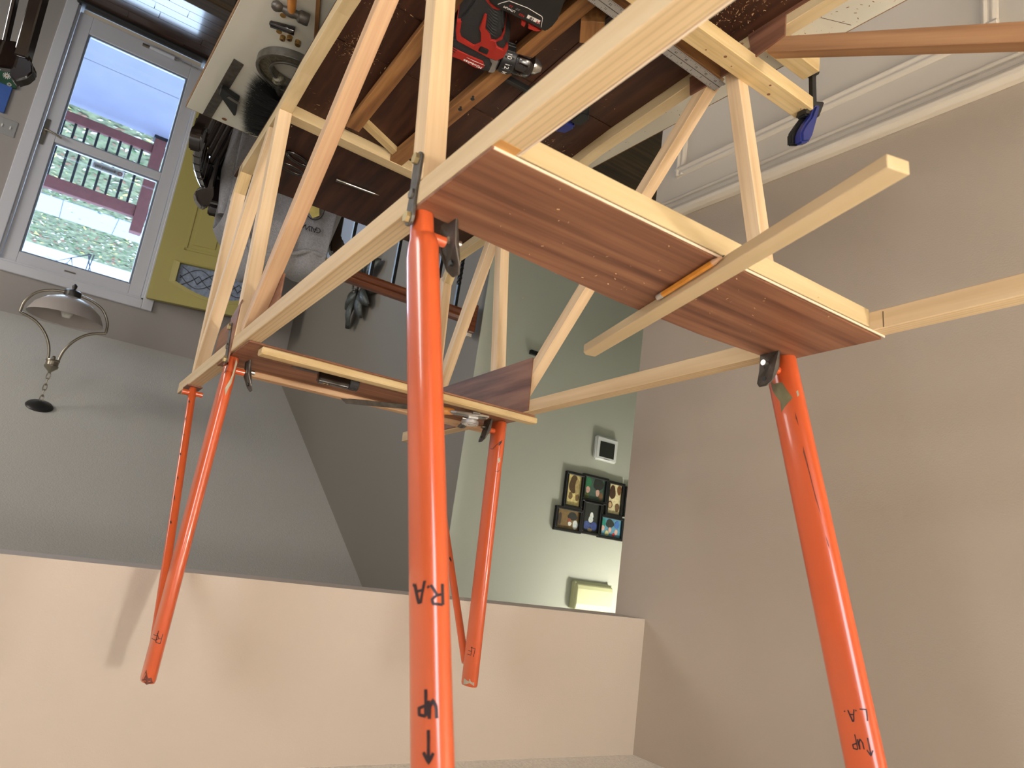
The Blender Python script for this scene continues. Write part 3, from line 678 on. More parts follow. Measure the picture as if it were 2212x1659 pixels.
# folding multi-tool lying between the strips
mt = empty('multi_tool', Mx=FM @ basis(V((-0.05, 0.99, 0)).normalized(), V((-0.99, -0.05, 0)).normalized(), V((0, 0, 1)), (0.672, 0.150, TS + 0.0003)),
           label='black folding knife lying open between the wooden strips', cat='knife')
G().prism([(0, -0.008), (0.012, -0.009), (0.035, -0.007), (0.058, -0.0065), (0.074, -0.009), (0.078, 0), (0.074, 0.009), (0.058, 0.0065), (0.035, 0.007), (0.012, 0.009), (0, 0.008)], 0, 0.025).build('handle', 'black_gloss', mt, bevel=0.003, seg=2, smooth=50)
G().cyl((0.060, 0, 0.0128), (0.077, 0, 0.0128), 0.0128, n=18).build('end_cap', 'rubber', mt, smooth=40)
G().prism([(0, -0.0045), (-0.040, -0.008), (-0.050, 0.0005), (-0.036, 0.0035), (0, 0.0035)], 0.006, 0.0078).build('blade', 'steel', mt)
for k in range(4): G().cyl((0.014 + 0.003 * k, 0, 0.0249), (0.014 + 0.003 * k, 0, 0.0254 + 0.0001 * k), 0.0035 - 0.0005 * k, n=12).build('emblem_ring', 'brass' if k % 2 == 0 else 'black', mt)
# chisel with an amber handle
q0, q1 = V((0.815, 0.252, 0.0185)), V((0.690, 0.458, 0.0150))
x = (q1 - q0).normalized(); y = V((0, 0, 1)).cross(x).normalized(); z = x.cross(y)
ch = empty('marking_chisel', Mx=FM @ basis(x, y, z, q0), label='steel paring blade with varnished amber handle across the front strips', cat='chisel')
G().prism([(0, 0.006), (0.012, -0.006), (0.17, -0.005), (0.17, 0.005)], -0.001, 0.001, Matrix.Rotation(-0.95, 4, 'X')).build('blade', 'steel_dk', ch, bevel=0.0003)
G().lathe([(0.0045, 0), (0.0075, 0.006), (0.0085, 0.025), (0.0085, 0.05), (0.0070, 0.066), (0.004, 0.070)], n=20, Mx=basis((0, 1, 0), (0, 0, 1), (1, 0, 0), (0.168, 0, 0.001))).build('handle', 'amber', ch, smooth=50)
# dial caliper
x = V((-0.80, -0.28, 0)).normalized(); y = V((0, 0, 1)).cross(x)
ca = empty('dial_caliper', Mx=FM @ basis(x, y, V((0, 0, 1)), (0.690, 0.497, 0.0175)), label='steel dial caliper resting across the strips by the left front strut', cat='caliper')
G().span((-0.115, -0.008, 0), (0.045, 0.008, 0.004)).build('beam', 'steel', ca, bevel=0.0004)
G().span((-0.115, -0.0025, 0.004), (0.02, 0.0025, 0.0045)).build('rack_groove', 'steel_dk', ca)
G().prism([(0.022, -0.026), (0.032, -0.030), (0.036, -0.008), (0.036, 0.008), (0.032, 0.040), (0.026, 0.052), (0.022, 0.05)], 0.0005, 0.005).build('jaw', 'bright_steel', ca, bevel=0.0004)
G().prism([(0.008, -0.022), (0.018, -0.030), (0.020, -0.008), (0.020, 0.008), (0.018, 0.046), (0.012, 0.050), (0.008, 0.02)], 0.0005, 0.005).build('jaw', 'bright_steel', ca, bevel=0.0004)
G().span((-0.030, -0.011, 0.001), (0.016, 0.011, 0.008)).build('slide', 'alu', ca, bevel=0.0008)
dl = G().lathe([(0.0165, 0.006), (0.0185, 0.008), (0.0185, 0.0135), (0.0165, 0.0150)], c=(-0.016, 0, 0), n=36).build('dial', 'alu', ca, smooth=40)
G().cyl((-0.016, 0, 0.0148), (-0.016, 0, 0.0154), 0.0160, n=32).build('dial_face', 'dial', dl)
g = G()
for k in range(20):
    an = 2 * PI * k / 20; r0 = 0.0125
    g.beam((-0.016 + r0 * math.cos(an), r0 * math.sin(an), 0.0155), (-0.016 + 0.0150 * math.cos(an), 0.0150 * math.sin(an), 0.0155), 0.0005, 0.0002)
g.beam((-0.016, 0, 0.0156), (-0.007, 0.006, 0.0156), 0.0008, 0.0003)
g.build('dial_marks', 'black_print', dl)
G().cyl((-0.006, 0.011, 0.005), (-0.006, 0.019, 0.005), 0.0035, n=14).build('thumb_wheel', 'bright_steel', ca, smooth=40)
# ---------------------------------------------------------------- cordless drill lying on the fuselage floor
TR = dict(
 base=[(0.3664, 0.1391), (0.3524, 0.1829), (0.3326, 0.1705), (0.3126, 0.162), (0.2879, 0.1622), (0.2623, 0.16), (0.2445, 0.1542), (0.2166, 0.1869), (0.2474, 0.2092), (0.2776, 0.2312), (0.3001, 0.2553), (0.311, 0.2636), (0.3323, 0.2684), (0.3648, 0.2781), (0.3787, 0.278), (0.3883, 0.2658), (0.3925, 0.247), (0.3926, 0.2082), (0.3998, 0.1573)],
 red=[(0.3134, 0.1611), (0.3079, 0.1675), (0.3321, 0.1785), (0.3394, 0.1851), (0.3421, 0.2125), (0.3282, 0.2182), (0.3084, 0.2056), (0.3022, 0.1981), (0.2692, 0.1875), (0.2678, 0.1914), (0.2968, 0.2067), (0.3008, 0.2193), (0.3111, 0.2275), (0.3069, 0.2349), (0.2943, 0.2367), (0.2773, 0.2316), (0.2818, 0.2362), (0.2982, 0.2423), (0.3097, 0.2368), (0.318, 0.2452), (0.3164, 0.2561), (0.3017, 0.2535), (0.3081, 0.2616), (0.3323, 0.2684), (0.3466, 0.2629), (0.3507, 0.2475), (0.351, 0.218), (0.3516, 0.1838), (0.3326, 0.1705)],
 badge=[(0.3874, 0.1506), (0.3691, 0.187), (0.3665, 0.2189), (0.3625, 0.2476), (0.3728, 0.258), (0.3846, 0.2572), (0.3901, 0.2455), (0.3901, 0.211), (0.4029, 0.159)],
 collar=[(0.3496, 0.2475), (0.3443, 0.2682), (0.3782, 0.2785), (0.3845, 0.2672), (0.3606, 0.2607)],
 battery=[(0.2327, 0.168), (0.2443, 0.181), (0.2455, 0.1954), (0.2378, 0.2507), (0.2354, 0.287), (0.2196, 0.2882), (0.2013, 0.2857), (0.1586, 0.2675), (0.1413, 0.255), (0.150, 0.175)],
 tab1=[(0.2414, 0.2418), (0.2414, 0.2512), (0.251, 0.2545), (0.2511, 0.2473)],
 tab2=[(0.24, 0.2552), (0.2388, 0.2807), (0.2455, 0.2754), (0.2497, 0.2608)],
 foot=[(0.2429, 0.1692), (0.2381, 0.1749), (0.2443, 0.181), (0.2467, 0.1962), (0.2426, 0.2045), (0.2482, 0.2014), (0.2518, 0.1927), (0.2483, 0.1808)],
 switch=[(0.3339, 0.2219), (0.3317, 0.2373), (0.3433, 0.2412), (0.3456, 0.2242)],
 trigger=[(0.3097, 0.2368), (0.2996, 0.2432), (0.3003, 0.2525), (0.3163, 0.2575), (0.3167, 0.2415)],
 m18=[(0.2212, 0.2407), (0.2183, 0.2637), (0.2256, 0.2671), (0.2282, 0.243)],
 line=[(0.2354, 0.1914), (0.2292, 0.1941), (0.2175, 0.2011), (0.2101, 0.232), (0.2095, 0.26), (0.2124, 0.2636), (0.2287, 0.273)])
DO = V((0.33, 0.22, -0.583))
dr = fus_empty('cordless_drill', *DO, 'red and black cordless drill lying on the fuselage floor', 'drill')
sh = lambda k: [(a - DO.x, b - DO.y) for a, b in TR[k]]
def dslab(name, key, z0, z1, mat, bv=0.002, sm=50, parent=None): return G().prism(sh(key), z0 - DO.z, z1 - DO.z).build(name, mat, parent or dr, bevel=bv, seg=2, smooth=sm)
dslab('body', 'base', -0.580, -0.5345, 'rubber', 0.004)
dslab('red_shell', 'red', -0.579, -0.5315, 'red', 0.0012)
bd = dslab('brand_panel', 'badge', -0.578, -0.5320, 'red', 0.003)
dslab('gear_collar', 'collar', -0.579, -0.5325, 'silver_p', 0.002)
bat = dslab('battery', 'battery', -0.581, -0.5300, 'black', 0.004)
dslab('latch_tab', 'tab1', -0.575, -0.533, 'red', 0.001); dslab('latch_tab', 'tab2', -0.575, -0.533, 'red', 0.001)
dslab('foot_trim', 'foot', -0.575, -0.533, 'red', 0.001)
dslab('direction_switch', 'switch', -0.545, -0.5295, 'black', 0.001); dslab('trigger', 'trigger', -0.575, -0.538, 'black', 0.003)
# ribbed grip
g = G()
for k in range(9):
    t = k / 8; a = 0.300 - 0.045 * t; b = 0.222 - 0.025 * t
    g.tube([(a - DO.x - 0.004 + 0.0 * t, b - DO.y - 0.014, 0.0470), (a - DO.x, b - DO.y, 0.0495), (a - DO.x + 0.001, b - DO.y + 0.010, 0.0470)], 0.0016, n=6)
g.build('grip_rib', 'rubber', dr, smooth=50)
ax0, ax1 = V((0.3551 - DO.x, 0.2739 - DO.y, 0.0285)), V((0.3365 - DO.x, 0.3345 - DO.y, 0.0285))
ad = (ax1 - ax0).normalized(); ay = V((0, 0, 1)).cross(ad).normalized(); AX = basis(ay, ad.cross(ay) * -1 if False else V((0, 0, 1)), ad, ax0)
ring = G().lathe([(0.0235, 0), (0.0252, 0.002), (0.0252, 0.022), (0.0238, 0.026)], n=36, Mx=AX).build('torque_ring', 'black', dr, smooth=40)
for k in range(14):
    an = 2 * PI * k / 14 + 0.2
    G().box((0.0250 * math.cos(an), 0.0250 * math.sin(an), 0.013), (0.003, 0.003, 0.017)).build('grip_ridge', 'black', ring, AX, bevel=0.0008)
chk = G().lathe([(0.0225, 0.026), (0.0245, 0.029), (0.0245, 0.052), (0.0200, 0.060), (0.0150, 0.062)], n=30, Mx=AX).build('chuck', 'black_gloss', dr, smooth=40)
G().lathe([(0.0145, 0.061), (0.0140, 0.068), (0.0075, 0.078), (0.0040, 0.079)], n=24, Mx=AX).build('chuck_nose', 'bright_steel', dr, smooth=40)
for s_, an in (('10', 0.55), ('12', 1.22), ('14', 1.90)):
    nrm = V((math.cos(an), math.sin(an), 0)); up_ = V((math.sin(an), -math.cos(an), 0))
    Mt = AX @ basis(up_ * -1, V((0, 0, 1)) * -1 if False else nrm.cross(up_ * -1), nrm, nrm * 0.0268 + V((0, 0, 0.012)))
    text_obj('torque_number', s_, 0.0115, Mt, 'white_print', ring)
# printed marks on the battery and the body (read from the other side of the bench)
zt = 0.0532
G().prism(sh('m18'), zt, zt + 0.0003).build('label_box', 'white_print', bat)
dirm = (V((0.2183, 0.2637, 0)) - V((0.2212, 0.2407, 0))).normalized()
rt = dirm * -1; upv = V((0, 0, 1)).cross(rt)
def mark(s_, size, a, b, mat, par, dz=0.0006): return text_obj('lettering', s_, size, basis(rt, upv, V((0, 0, 1)), (a - DO.x, b - DO.y, zt + dz)), mat, par)
mark('M', 0.0085, 0.2226, 0.2625, 'red_print', bat); mark('18', 0.0085, 0.2240, 0.2510, 'black_print', bat)
mark('RED', 0.0055, 0.2282, 0.2335, 'red_print', bat); mark('LITHIUM', 0.0055, 0.2310, 0.2110, 'white_print', bat)
mark('XC', 0.0050, 0.2225, 0.2215, 'silver_p', bat); mark('5.0', 0.0050, 0.2243, 0.2095, 'red_print', bat)
g = G(); ln = [(a - DO.x, b - DO.y, zt + 0.0002) for a, b in TR['line']]
for p, q in zip(ln, ln[1:]): g.beam(p, q, 0.0008, 0.0006)
g.build('label_outline', 'white_print', bat)
d2 = (V((0.3780, 0.2560, 0)) - V((0.3820, 0.2200, 0))).normalized() * -1
text_obj('script_lettering', 'Milwaukee', 0.0085, basis(d2, V((0, 0, 1)).cross(d2), V((0, 0, 1)), (0.3815 - DO.x, 0.2350 - DO.y, 0.0514)), 'white_print', bd)
g = G().prism([(0.3745 - DO.x, 0.218 - DO.y), (0.3725 - DO.x, 0.236 - DO.y), (0.3700 - DO.x, 0.254 - DO.y), (0.3735 - DO.x, 0.236 - DO.y)], 0.0512, 0.0515); g.build('lightning_mark', 'white_print', bd)
for k in range(3): G().span((0.3705 + 0.006 * k - DO.x, 0.178 - DO.y, 0.0508), (0.3725 + 0.006 * k - DO.x, 0.196 - DO.y, 0.0514)).build('vent_slot', 'black', bd)

# ---------------------------------------------------------------- sticks, scissors, scriber, shavings on the fuselage floor
def floor_stick(name, a0, b0, a1, b1, w_, h_, mat, label, cat='wood stick', c=None, group=None):
    z0 = FZ(a0) + 0.0018 if c is None else c; z1 = FZ(a1) + 0.0018 if c is None else c
    p0 = FP(a0, b0, z0 + h_ / 2); p1 = FP(a1, b1, z1 + h_ / 2)
    o = member(name, p0, p1, w_, h_, UD, mat, None, bevel=0.0008); return tag(o, label, cat, group)
floor_stick('floor_stick', 0.715, 0.146, 0.30, 0.150, 0.030, 0.014, 'old_stick', 'dark stained stick on the floor between post and drill')
st2 = floor_stick('floor_cleat', 0.755, 0.264, 0.16, 0.318, 0.030, 0.020, 'old_stick', 'orange-brown cleat with two black screw holes, running under the drill')
for t in (0.245, 0.285):
    g = G().cyl((t, 0.0, 0.0095), (t, 0.0, 0.0103), 0.0042, n=12); g.cyl((t + 0.006, 0.003, 0.0095), (t + 0.006, 0.003, 0.0103), 0.0026, n=10); g.build('screw_hole', 'black_print', st2)
floor_stick('floor_stick', 0.690, 0.160, 0.735, 0.262, 0.018, 0.012, 'pine', 'short rough tan stick across the end of the cleat')
floor_stick('wood_block', 0.185, 0.345, 0.225, 0.375, 0.040, 0.030, 'old_stick', 'small amber wood block beside the drill battery', 'wood block')
floor_stick('wood_sliver', 1.040, 0.118, 1.005, 0.140, 0.006, 0.003, 'spruce', 'thin wood sliver near the scissors', c=-0.531)
# scissors
sc = fus_empty('scissors', 0.93, 0.10, -0.5335, 'black handled scissors lying at the front of the floor panel', 'scissors')
def loop(cx, cy, rx, ry, rot, n=22): return [(cx + rx * math.cos(2 * PI * i / n) * math.cos(rot) - ry * math.sin(2 * PI * i / n) * math.sin(rot), cy + rx * math.cos(2 * PI * i / n) * math.sin(rot) + ry * math.sin(2 * PI * i / n) * math.cos(rot), 0.0065) for i in range(n)]
G().tube(loop(-0.022, -0.004, 0.030, 0.012, 1.15), 0.0042, n=10, closed=True).build('finger_loop', 'black_gloss', sc, smooth=60)
G().tube(loop(0.030, 0.000, 0.030, 0.012, 1.35), 0.0042, n=10, closed=True).build('finger_loop', 'black_gloss', sc, smooth=60)
G().prism([(0.0, 0.022), (0.004, 0.026), (0.022, 0.075), (0.034, 0.115), (0.020, 0.085), (-0.004, 0.030)], 0.004, 0.0055).build('blade', 'steel', sc)
G().prism([(0.012, 0.026), (0.018, 0.024), (0.030, 0.075), (0.036, 0.115), (0.026, 0.085)], 0.002, 0.0038).build('blade', 'steel', sc)
# scriber
q0, q1 = FP(0.925, 0.195, -0.524), FP(0.918, 0.302, -0.5235)
x = (q1 - q0).normalized(); y = UD.cross(x).normalized(); z = x.cross(y)
sr = empty('scriber', Mx=basis(x, y, z, q0), label='slim steel scriber with pointed tip beside the scissors', cat='scriber'); Ls = (q1 - q0).length
G().cyl((0, 0, 0), (0.024, 0, 0), 0.0045, 0.0042, n=14).build('knurled_grip', 'steel', sr, smooth=40)
G().cyl((0.024, 0, 0), (Ls - 0.012, 0, 0), 0.0030, 0.0028, n=12).build('shaft', 'bright_steel', sr, smooth=40)
G().cyl((Ls - 0.012, 0, 0), (Ls, 0, 0), 0.0026, 0.0004, n=10).build('point', 'bright_steel', sr, smooth=40)
# shavings
g = G()
def chips(n, ca, cb, sa, sb, zf, sz=0.0022):
    for _ in range(n):
        a = random.gauss(ca, sa); b = random.gauss(cb, sb)
        if not (T < b < W - T): continue
        an = random.random() * PI; l = sz * (0.4 + random.random() * 1.3); wv = sz * 0.22 * (0.5 + random.random())
        c = FP(a, b, zf(a)); ex = (FD * math.cos(an) + LD * math.sin(an)); ey = UD.cross(ex); hz = UD * (0.0004 + random.random() * 0.0012)
        g.add([c - ex * l - ey * wv, c + ex * l - ey * wv, c + ex * l + ey * wv + hz, c - ex * l + ey * wv + hz], [(0, 1, 2, 3)])
zf = lambda a: FZ(a) + 0.0022
chips(420, 0.58, 0.075, 0.05, 0.022, zf); chips(260, 0.50, 0.070, 0.10, 0.03, zf); chips(170, 0.56, 0.505, 0.035, 0.03, zf); chips(520, 0.03, 0.505, 0.07, 0.03, zf, 0.0018)
chips(160, 0.45, 0.30, 0.17, 0.14, zf); chips(160, -0.1, 0.40, 0.10, 0.10, zf, 0.0018)
chips(60, -0.05, 0.30, 0.05, 0.15, lambda a: TS + 0.0003, 0.0011)
g.build('wood_shavings', 'chipwood', label='pale wood shavings scattered over the plywood', cat='shavings', kind='stuff', fix=False)
g = G()
for _ in range(120):
    x_ = random.uniform(0.90, 0.985); y_ = random.uniform(-0.75, -0.5) if random.random() < 0.6 else random.uniform(-1.3, -0.8); an = random.random() * PI; l = 0.0015 * (0.5 + random.random())
    ex = V((math.cos(an), math.sin(an), 0)) * l; ey = V((-ex.y, ex.x, 0)) * 0.3; c = V((x_, y_, TZ + 0.0006))
    g.add([c - ex - ey, c + ex - ey, c + ex + ey, c - ex + ey], [(0, 1, 2, 3)])
g.build('sawdust', 'knot', label='brown sawdust specks on the white board', cat='sawdust', kind='stuff', fix=False)

# ---------------------------------------------------------------- framing square, clamped boards and bar clamps on the left side
q0, q1 = FP(0.119, 0.20, -0.5285), FP(0.1325, 0.598, -0.5285)
x = (q1 - q0).normalized(); y = UD.cross(x).normalized(); Lr = (q1 - q0).length
rl = empty('steel_rule', Mx=basis(x, y, UD, q0), label='grey steel rule with inch marks resting across the floor', cat='ruler')
G().span((0, -0.0125, 0), (Lr, 0.0125, 0.0012)).build('blade', 'alu', rl, bevel=0.0003)
G().span((0, -0.0006, 0.0012), (Lr, 0.0006, 0.0014)).build('centre_groove', 'steel_dk', rl)
g = G()
for i in range(int(Lr / 0.00318)):
    xx = Lr - i * 0.00318; h_ = 0.005 if i % 8 == 0 else (0.0035 if i % 4 == 0 else 0.002)
    for sgn in (-1, 1): g.span((xx - 0.0002, min(sgn * 0.0123, sgn * (0.0123 - h_)), 0.0012), (xx + 0.0002, max(sgn * 0.0123, sgn * (0.0123 - h_)), 0.0014))
g.build('graduations', 'black_print', rl, fix=False)
for i in range(1, 16):
    xx = Lr - i * 0.0254
    if xx < 0.02: break
    text_obj('number', str(i), 0.0058, basis((-1, 0, 0), (0, -1, 0), (0, 0, 1), (xx + 0.006, -0.0052, 0.0014)), 'black_print', rl, 0.0001)
    text_obj('number', str(24 - i), 0.0058, basis((-1, 0, 0), (0, -1, 0), (0, 0, 1), (xx + 0.006, 0.0058, 0.0014)), 'black_print', rl, 0.0001)
# upper pine board clamped over the longeron, lower board under it
q0, q1 = FP(0.0615, 0.19, -0.5185), FP(0.0620, 0.742, -0.5185)
b1 = member('clamped_board', q0, q1, 0.036, 0.026, UD, 'pine', None, bevel=0.001)
tag(b1, 'knotty pine board laid across the left bottom longeron, clamp on its end', 'board')
for t, v_, r in ((0.335, 0.002, 0.0028), (0.36, -0.006, 0.0014), (0.445, 0.007, 0.0022), (0.462, -0.009, 0.0030), (0.535, 0.004, 0.0014), (0.30, -0.008, 0.0016)):
    G().cyl((t, v_, 0.0129), (t, v_, 0.01312), r, n=12).build('knot', 'knot', b1)
G().box((0.30, 0, 0), (0.575, 0.034, 0.03)).build('lower_board', 'pine', None, basis(V((1, 0.03, 0)).normalized(), V((-0.03, 1, 0)).normalized(), (0, 0, 1), (0.43, -0.712, 1.048)),
      bevel=0.001, label='pine board sticking out from under the left bottom longeron', cat='board')
def bar_clamp(name, Mx, blue, black, label, bar):
    e = empty(name, Mx=Mx, label=label, cat='clamp', group='blue bar clamps')
    return e
kc = empty('bar_clamp', Mx=FM @ Matrix.Translation((0.06, 0.755, -0.53)), label='blue and black bar clamp gripping the outer end of the pine board', cat='clamp', group='blue bar clamps')
YZ = basis((0, 1, 0), (0, 0, 1), (1, 0, 0), (0, 0, 0))
cb = lambda pts: [(p[0] - 0.755, p[1] + 0.53) for p in pts]
G().prism(cb([(0.7387, -0.5259), (0.7886, -0.5500), (0.7867, -0.5424), (0.7712, -0.5081), (0.7272, -0.4908), (0.7258, -0.4988)]), -0.010, 0.010, YZ).build('upper_jaw', 'black', kc, bevel=0.003, seg=2, smooth=50)
G().prism(cb([(0.7494, -0.5193), (0.7680, -0.5290), (0.7600, -0.5050), (0.7430, -0.4565), (0.7300, -0.4339), (0.708, -0.4224), (0.7077, -0.4452), (0.7238, -0.472), (0.7363, -0.4889)]), -0.016, 0.001, YZ).build('trigger_handle', 'blue', kc, bevel=0.004, seg=2, smooth=50)
G().prism(cb([(0.7494, -0.5150), (0.7600, -0.5200), (0.7400, -0.4565), (0.7252, -0.4339), (0.700, -0.4224), (0.700, -0.4452), (0.7180, -0.472), (0.7300, -0.4889)]), 0.001, 0.010, YZ).build('grip_back', 'black', kc, bevel=0.003, seg=2, smooth=50)
G().span((-0.004, 0.004, -0.085), (0.004, 0.016, 0.015)).build('bar', 'black', kc, bevel=0.0005)
G().prism([(-0.035, -0.085), (0.020, -0.085), (0.020, -0.070), (-0.02, -0.066), (-0.035, -0.072)], -0.010, 0.012, YZ).build('lower_jaw', 'black', kc, bevel=0.003)
# second clamp seen inside, by the left bottom longeron
k2 = empty('bar_clamp', Mx=FM @ Matrix.Translation((0.42, 0.50, FZ(0.42) + 0.0022)), label='blue and black bar clamp lying inside by the left bottom longeron', cat='clamp', group='blue bar clamps')
sh2 = lambda pts: [(a - 0.42, b - 0.50) for a, b in pts]
G().prism(sh2([(0.4485, 0.4766), (0.4195, 0.4761), (0.4154, 0.4956), (0.4246, 0.5041), (0.449, 0.5), (0.4533, 0.4885), (0.470, 0.440), (0.462, 0.435)]), 0, 0.030).build('trigger_handle', 'blue', k2, bevel=0.004, seg=2, smooth=50)
G().prism(sh2([(0.4121, 0.4782), (0.3779, 0.4774), (0.3703, 0.4959), (0.3842, 0.5086), (0.4075, 0.5088), (0.412, 0.4994)]), 0, 0.030).build('jaw', 'black', k2, bevel=0.004, seg=2, smooth=50)
G().span((-0.02, -0.19, 0.010), (-0.012, -0.02, 0.022)).build('bar', 'black', k2, bevel=0.0005)

# ---------------------------------------------------------------- tools on the white bench end
def tz_e(name, x_, y_, label, cat, group=None, z_=TZ): return empty(name, (x_, y_, z_), label=label, cat=cat, group=group)
hm = tz_e('ball_peen_hammer', 0.237, -1.28, 'small ball-peen hammer with yellow-brown handle on the white board', 'hammer')
hd = V((0.2664 - 0.2075, -1.2737 + 1.281, 0)).normalized()
hM = basis(hd.cross(V((0, 0, 1))) * -1, V((0, 0, 1)), hd, (0.2075 - 0.237, -1.281 + 1.28, 0.0135))
G().lathe([(0.0005, -0.010), (0.006, -0.0085), (0.0100, -0.003), (0.0105, 0.001), (0.0085, 0.007), (0.0060, 0.011), (0.0075, 0.016), (0.0095, 0.022), (0.0098, 0.030), (0.0080, 0.036), (0.0082, 0.039), (0.0118, 0.043), (0.0122, 0.058), (0.0112, 0.061)], n=22, Mx=hM).build('head', 'steel_dk', hm, smooth=35)
hy = V((-0.30, 0.954, 0)).normalized()
h0 = V((0.232 - 0.237, -1.268 + 1.28, 0.0135))
G().tube([h0 - hy * 0.008, h0 + hy * 0.03, h0 + hy * 0.12, h0 + hy * 0.24], [0.0075, 0.0088, 0.0092, 0.0120], n=14).build('handle', 'amber', hm, smooth=50)
tag(member('wood_strip', (0.300, -1.325, TZ + 0.004), (0.232, -1.120, TZ + 0.004), 0.008, 0.007, (0, 0, 1), 'old_stick', None), 'thin brown wood strip on the white board right of the hammer', 'wood strip')
pc = tz_e('marker_pen', 0.236, -1.337, 'short black marker pen lying beside the hammer', 'marker pen')
pd = V((0.0455, 0.0130, 0)).normalized(); pM = basis(V((0, 0, 1)).cross(pd), V((0, 0, 1)), pd, (0.2125 - 0.236, -1.3445 + 1.337, 0.009))
G().lathe([(0.003, 0), (0.0052, 0.002), (0.0062, 0.012), (0.0078, 0.030), (0.0086, 0.047), (0.0080, 0.0485)], n=20, Mx=pM).build('barrel', 'black_gloss', pc, smooth=40)
G().box((0, 0.0075, 0.018), (0.003, 0.003, 0.030), pM).build('pocket_clip', 'black', pc, bevel=0.0008)
bm_ = G().lathe([(0.0022, 0), (0.0048, 0), (0.0056, 0.0006), (0.0056, 0.0085), (0.0048, 0.0092), (0.0022, 0.0092)], n=22)
bms = G().lathe([(0.0022, 0), (0.0056, 0), (0.0056, 0.0020), (0.0022, 0.0020)], n=22)
for i, (x_, y_, thin, lab) in enumerate(((0.2376, -1.3674, 1, 'thin brass washer nearest the marker pen'), (0.2485, -1.3762, 0, 'upright brass bushing showing its bore'), (0.2592, -1.3654, 0, 'brass bushing in the middle of the row'),
                                    (0.2764, -1.3664, 0, 'brass bushing under the end washer'), (0.2282, -1.3147, 1, 'copper-toned disc tucked under the hammer head'))):
    o = bpy.data.objects.new('brass_bushing', (bms if thin else bm_).mesh('brass_bushing', smooth=40)); link(o, None, 'brass'); o.location = (x_, y_, TZ + 0.0003)
    tag(o, lab, 'bushing', 'brass bushings on the white board')
    if not thin: G().cyl((0, 0, 0.0088), (0, 0, 0.0094), 0.0024, n=14).build('bore', 'black', o)
o = bpy.data.objects.new('brass_bushing', bms.mesh('brass_bushing', smooth=40)); link(o, None, 'brass'); o.location = (0.2775, -1.3650, TZ + 0.0098); tag(o, 'brass washer resting on the last bushing', 'bushing', 'brass bushings on the white board')
# C-clamp lying flat: rimmed cast frame, screw and swivel
cc = tz_e('c_clamp', 0.27, -1.48, 'rough cast-iron C-clamp lying flat on the white board', 'clamp')
def cc_path(r, n=18):
    out = []
    c = (0.300, -1.465)
    out.append((0.375, c[1] + r * 0.82))
    for k in range(n + 1):
        an = PI / 2 + PI * k / n; out.append((c[0] + r * 1.02 * math.cos(an), c[1] + r * 0.92 * math.sin(an) + 0.0))
    out.append((0.375, c[1] - r * 0.95))
    return [(a - 0.27, b + 1.48) for a, b in out]
def band(r0, r1, z0, z1, name, mat):
    A, B = cc_path(r0), cc_path(r1); g = G(); vs = []; fs = []
    for (p, q) in zip(A, B): vs += [(p[0], p[1], z0), (q[0], q[1], z0), (q[0], q[1], z1), (p[0], p[1], z1)]
    for i in range(len(A) - 1): k = 4 * i; fs += [(k + j, k + (j + 1) % 4, k + 4 + (j + 1) % 4, k + 4 + j) for j in range(4)]
    fs += [(3, 2, 1, 0), tuple(len(vs) - 4 + j for j in range(4))]
    return g.add(vs, fs).build(name, mat, cc, bevel=0.0008, smooth=40)
band(0.0665, 0.0735, 0.001, 0.0200, 'outer_rim', 'steel')
band(0.046, 0.0670, 0.006, 0.0140, 'web', 'cast')
band(0.0405, 0.0465, 0.001, 0.0190, 'inner_rim', 'steel')
G().cyl((0.042, -0.095, 0.012), (0.020, -0.045, 0.012), 0.009, n=18).build('screw', 'steel_dk', cc, smooth=40)
G().lathe([(0.012, 0), (0.014, 0.003), (0.011, 0.012), (0.006, 0.014)], n=22, Mx=basis(V((0.9, 0.4, 0)).normalized(), (0, 0, 1), V((-0.4, 0.9, 0)).normalized(), (0.016, -0.030, 0.013))).build('swivel_pad', 'cast', cc, smooth=40)
# bench brush: wooden stock, thousands of black bristles
br = tz_e('bench_brush', 0.28, -1.62, 'black bristle bench brush lying half under the fuselage nose', 'brush')
G().prism([(0.035, 0.05), (0.060, 0.055), (0.075, -0.10), (0.050, -0.125)], 0.012, 0.034).build('stock', 'black', br, bevel=0.004)
g = G()
for _ in range(2600):
    t = random.random(); root = V((0.052 + 0.012 * t + random.uniform(-0.006, 0.006), 0.05 - 0.165 * t, 0.020 + random.uniform(-0.008, 0.010)))
    fan = 0.55 - 1.35 * t
    d = V((-1.0, fan * 0.75 + random.gauss(0, 0.07), random.gauss(-0.05, 0.10))).normalized()
    Lk = (0.105 - 0.030 * t) * (0.9 + 0.14 * random.random())
    e1 = root + d * Lk * 0.5 + V((0, 0, 0.003)); e2 = root + d * Lk; e2.z = max(0.002, e2.z)
    sd = V((-d.y, d.x, 0)).normalized() * 0.0005; sd2 = V((0, 0, 0.0005))
    g.add([root - sd, root + sd, e1 + sd, e1 - sd, e2], [(0, 1, 2, 3), (3, 2, 4)])
o = g.build('bristles', 'black', br, fix=False); o['kind'] = 'stuff'
G().prism([(0.1905, -1.5283), (0.2133, -1.5337), (0.2118, -1.814), (0.1901, -1.8145)], TZ + 0.0002, TZ + 0.0022).build('steel_straightedge', 'steel_dk', bevel=0.0003, label='worn grey steel straightedge at the bench corner', cat='straightedge')
kn = tz_e('utility_clip', 0.22, -1.69, 'black wedge-shaped plastic gauge lying over the straightedge', 'gauge', z_=TZ + 0.0025)
G().prism([(a - 0.22, b + 1.69) for a, b in [(0.1972, -1.6724), (0.194, -1.6405), (0.2395, -1.6557), (0.2417, -1.6818), (0.2518, -1.7332), (0.2479, -1.7373)]], 0, 0.012).build('body', 'black', kn, bevel=0.002)
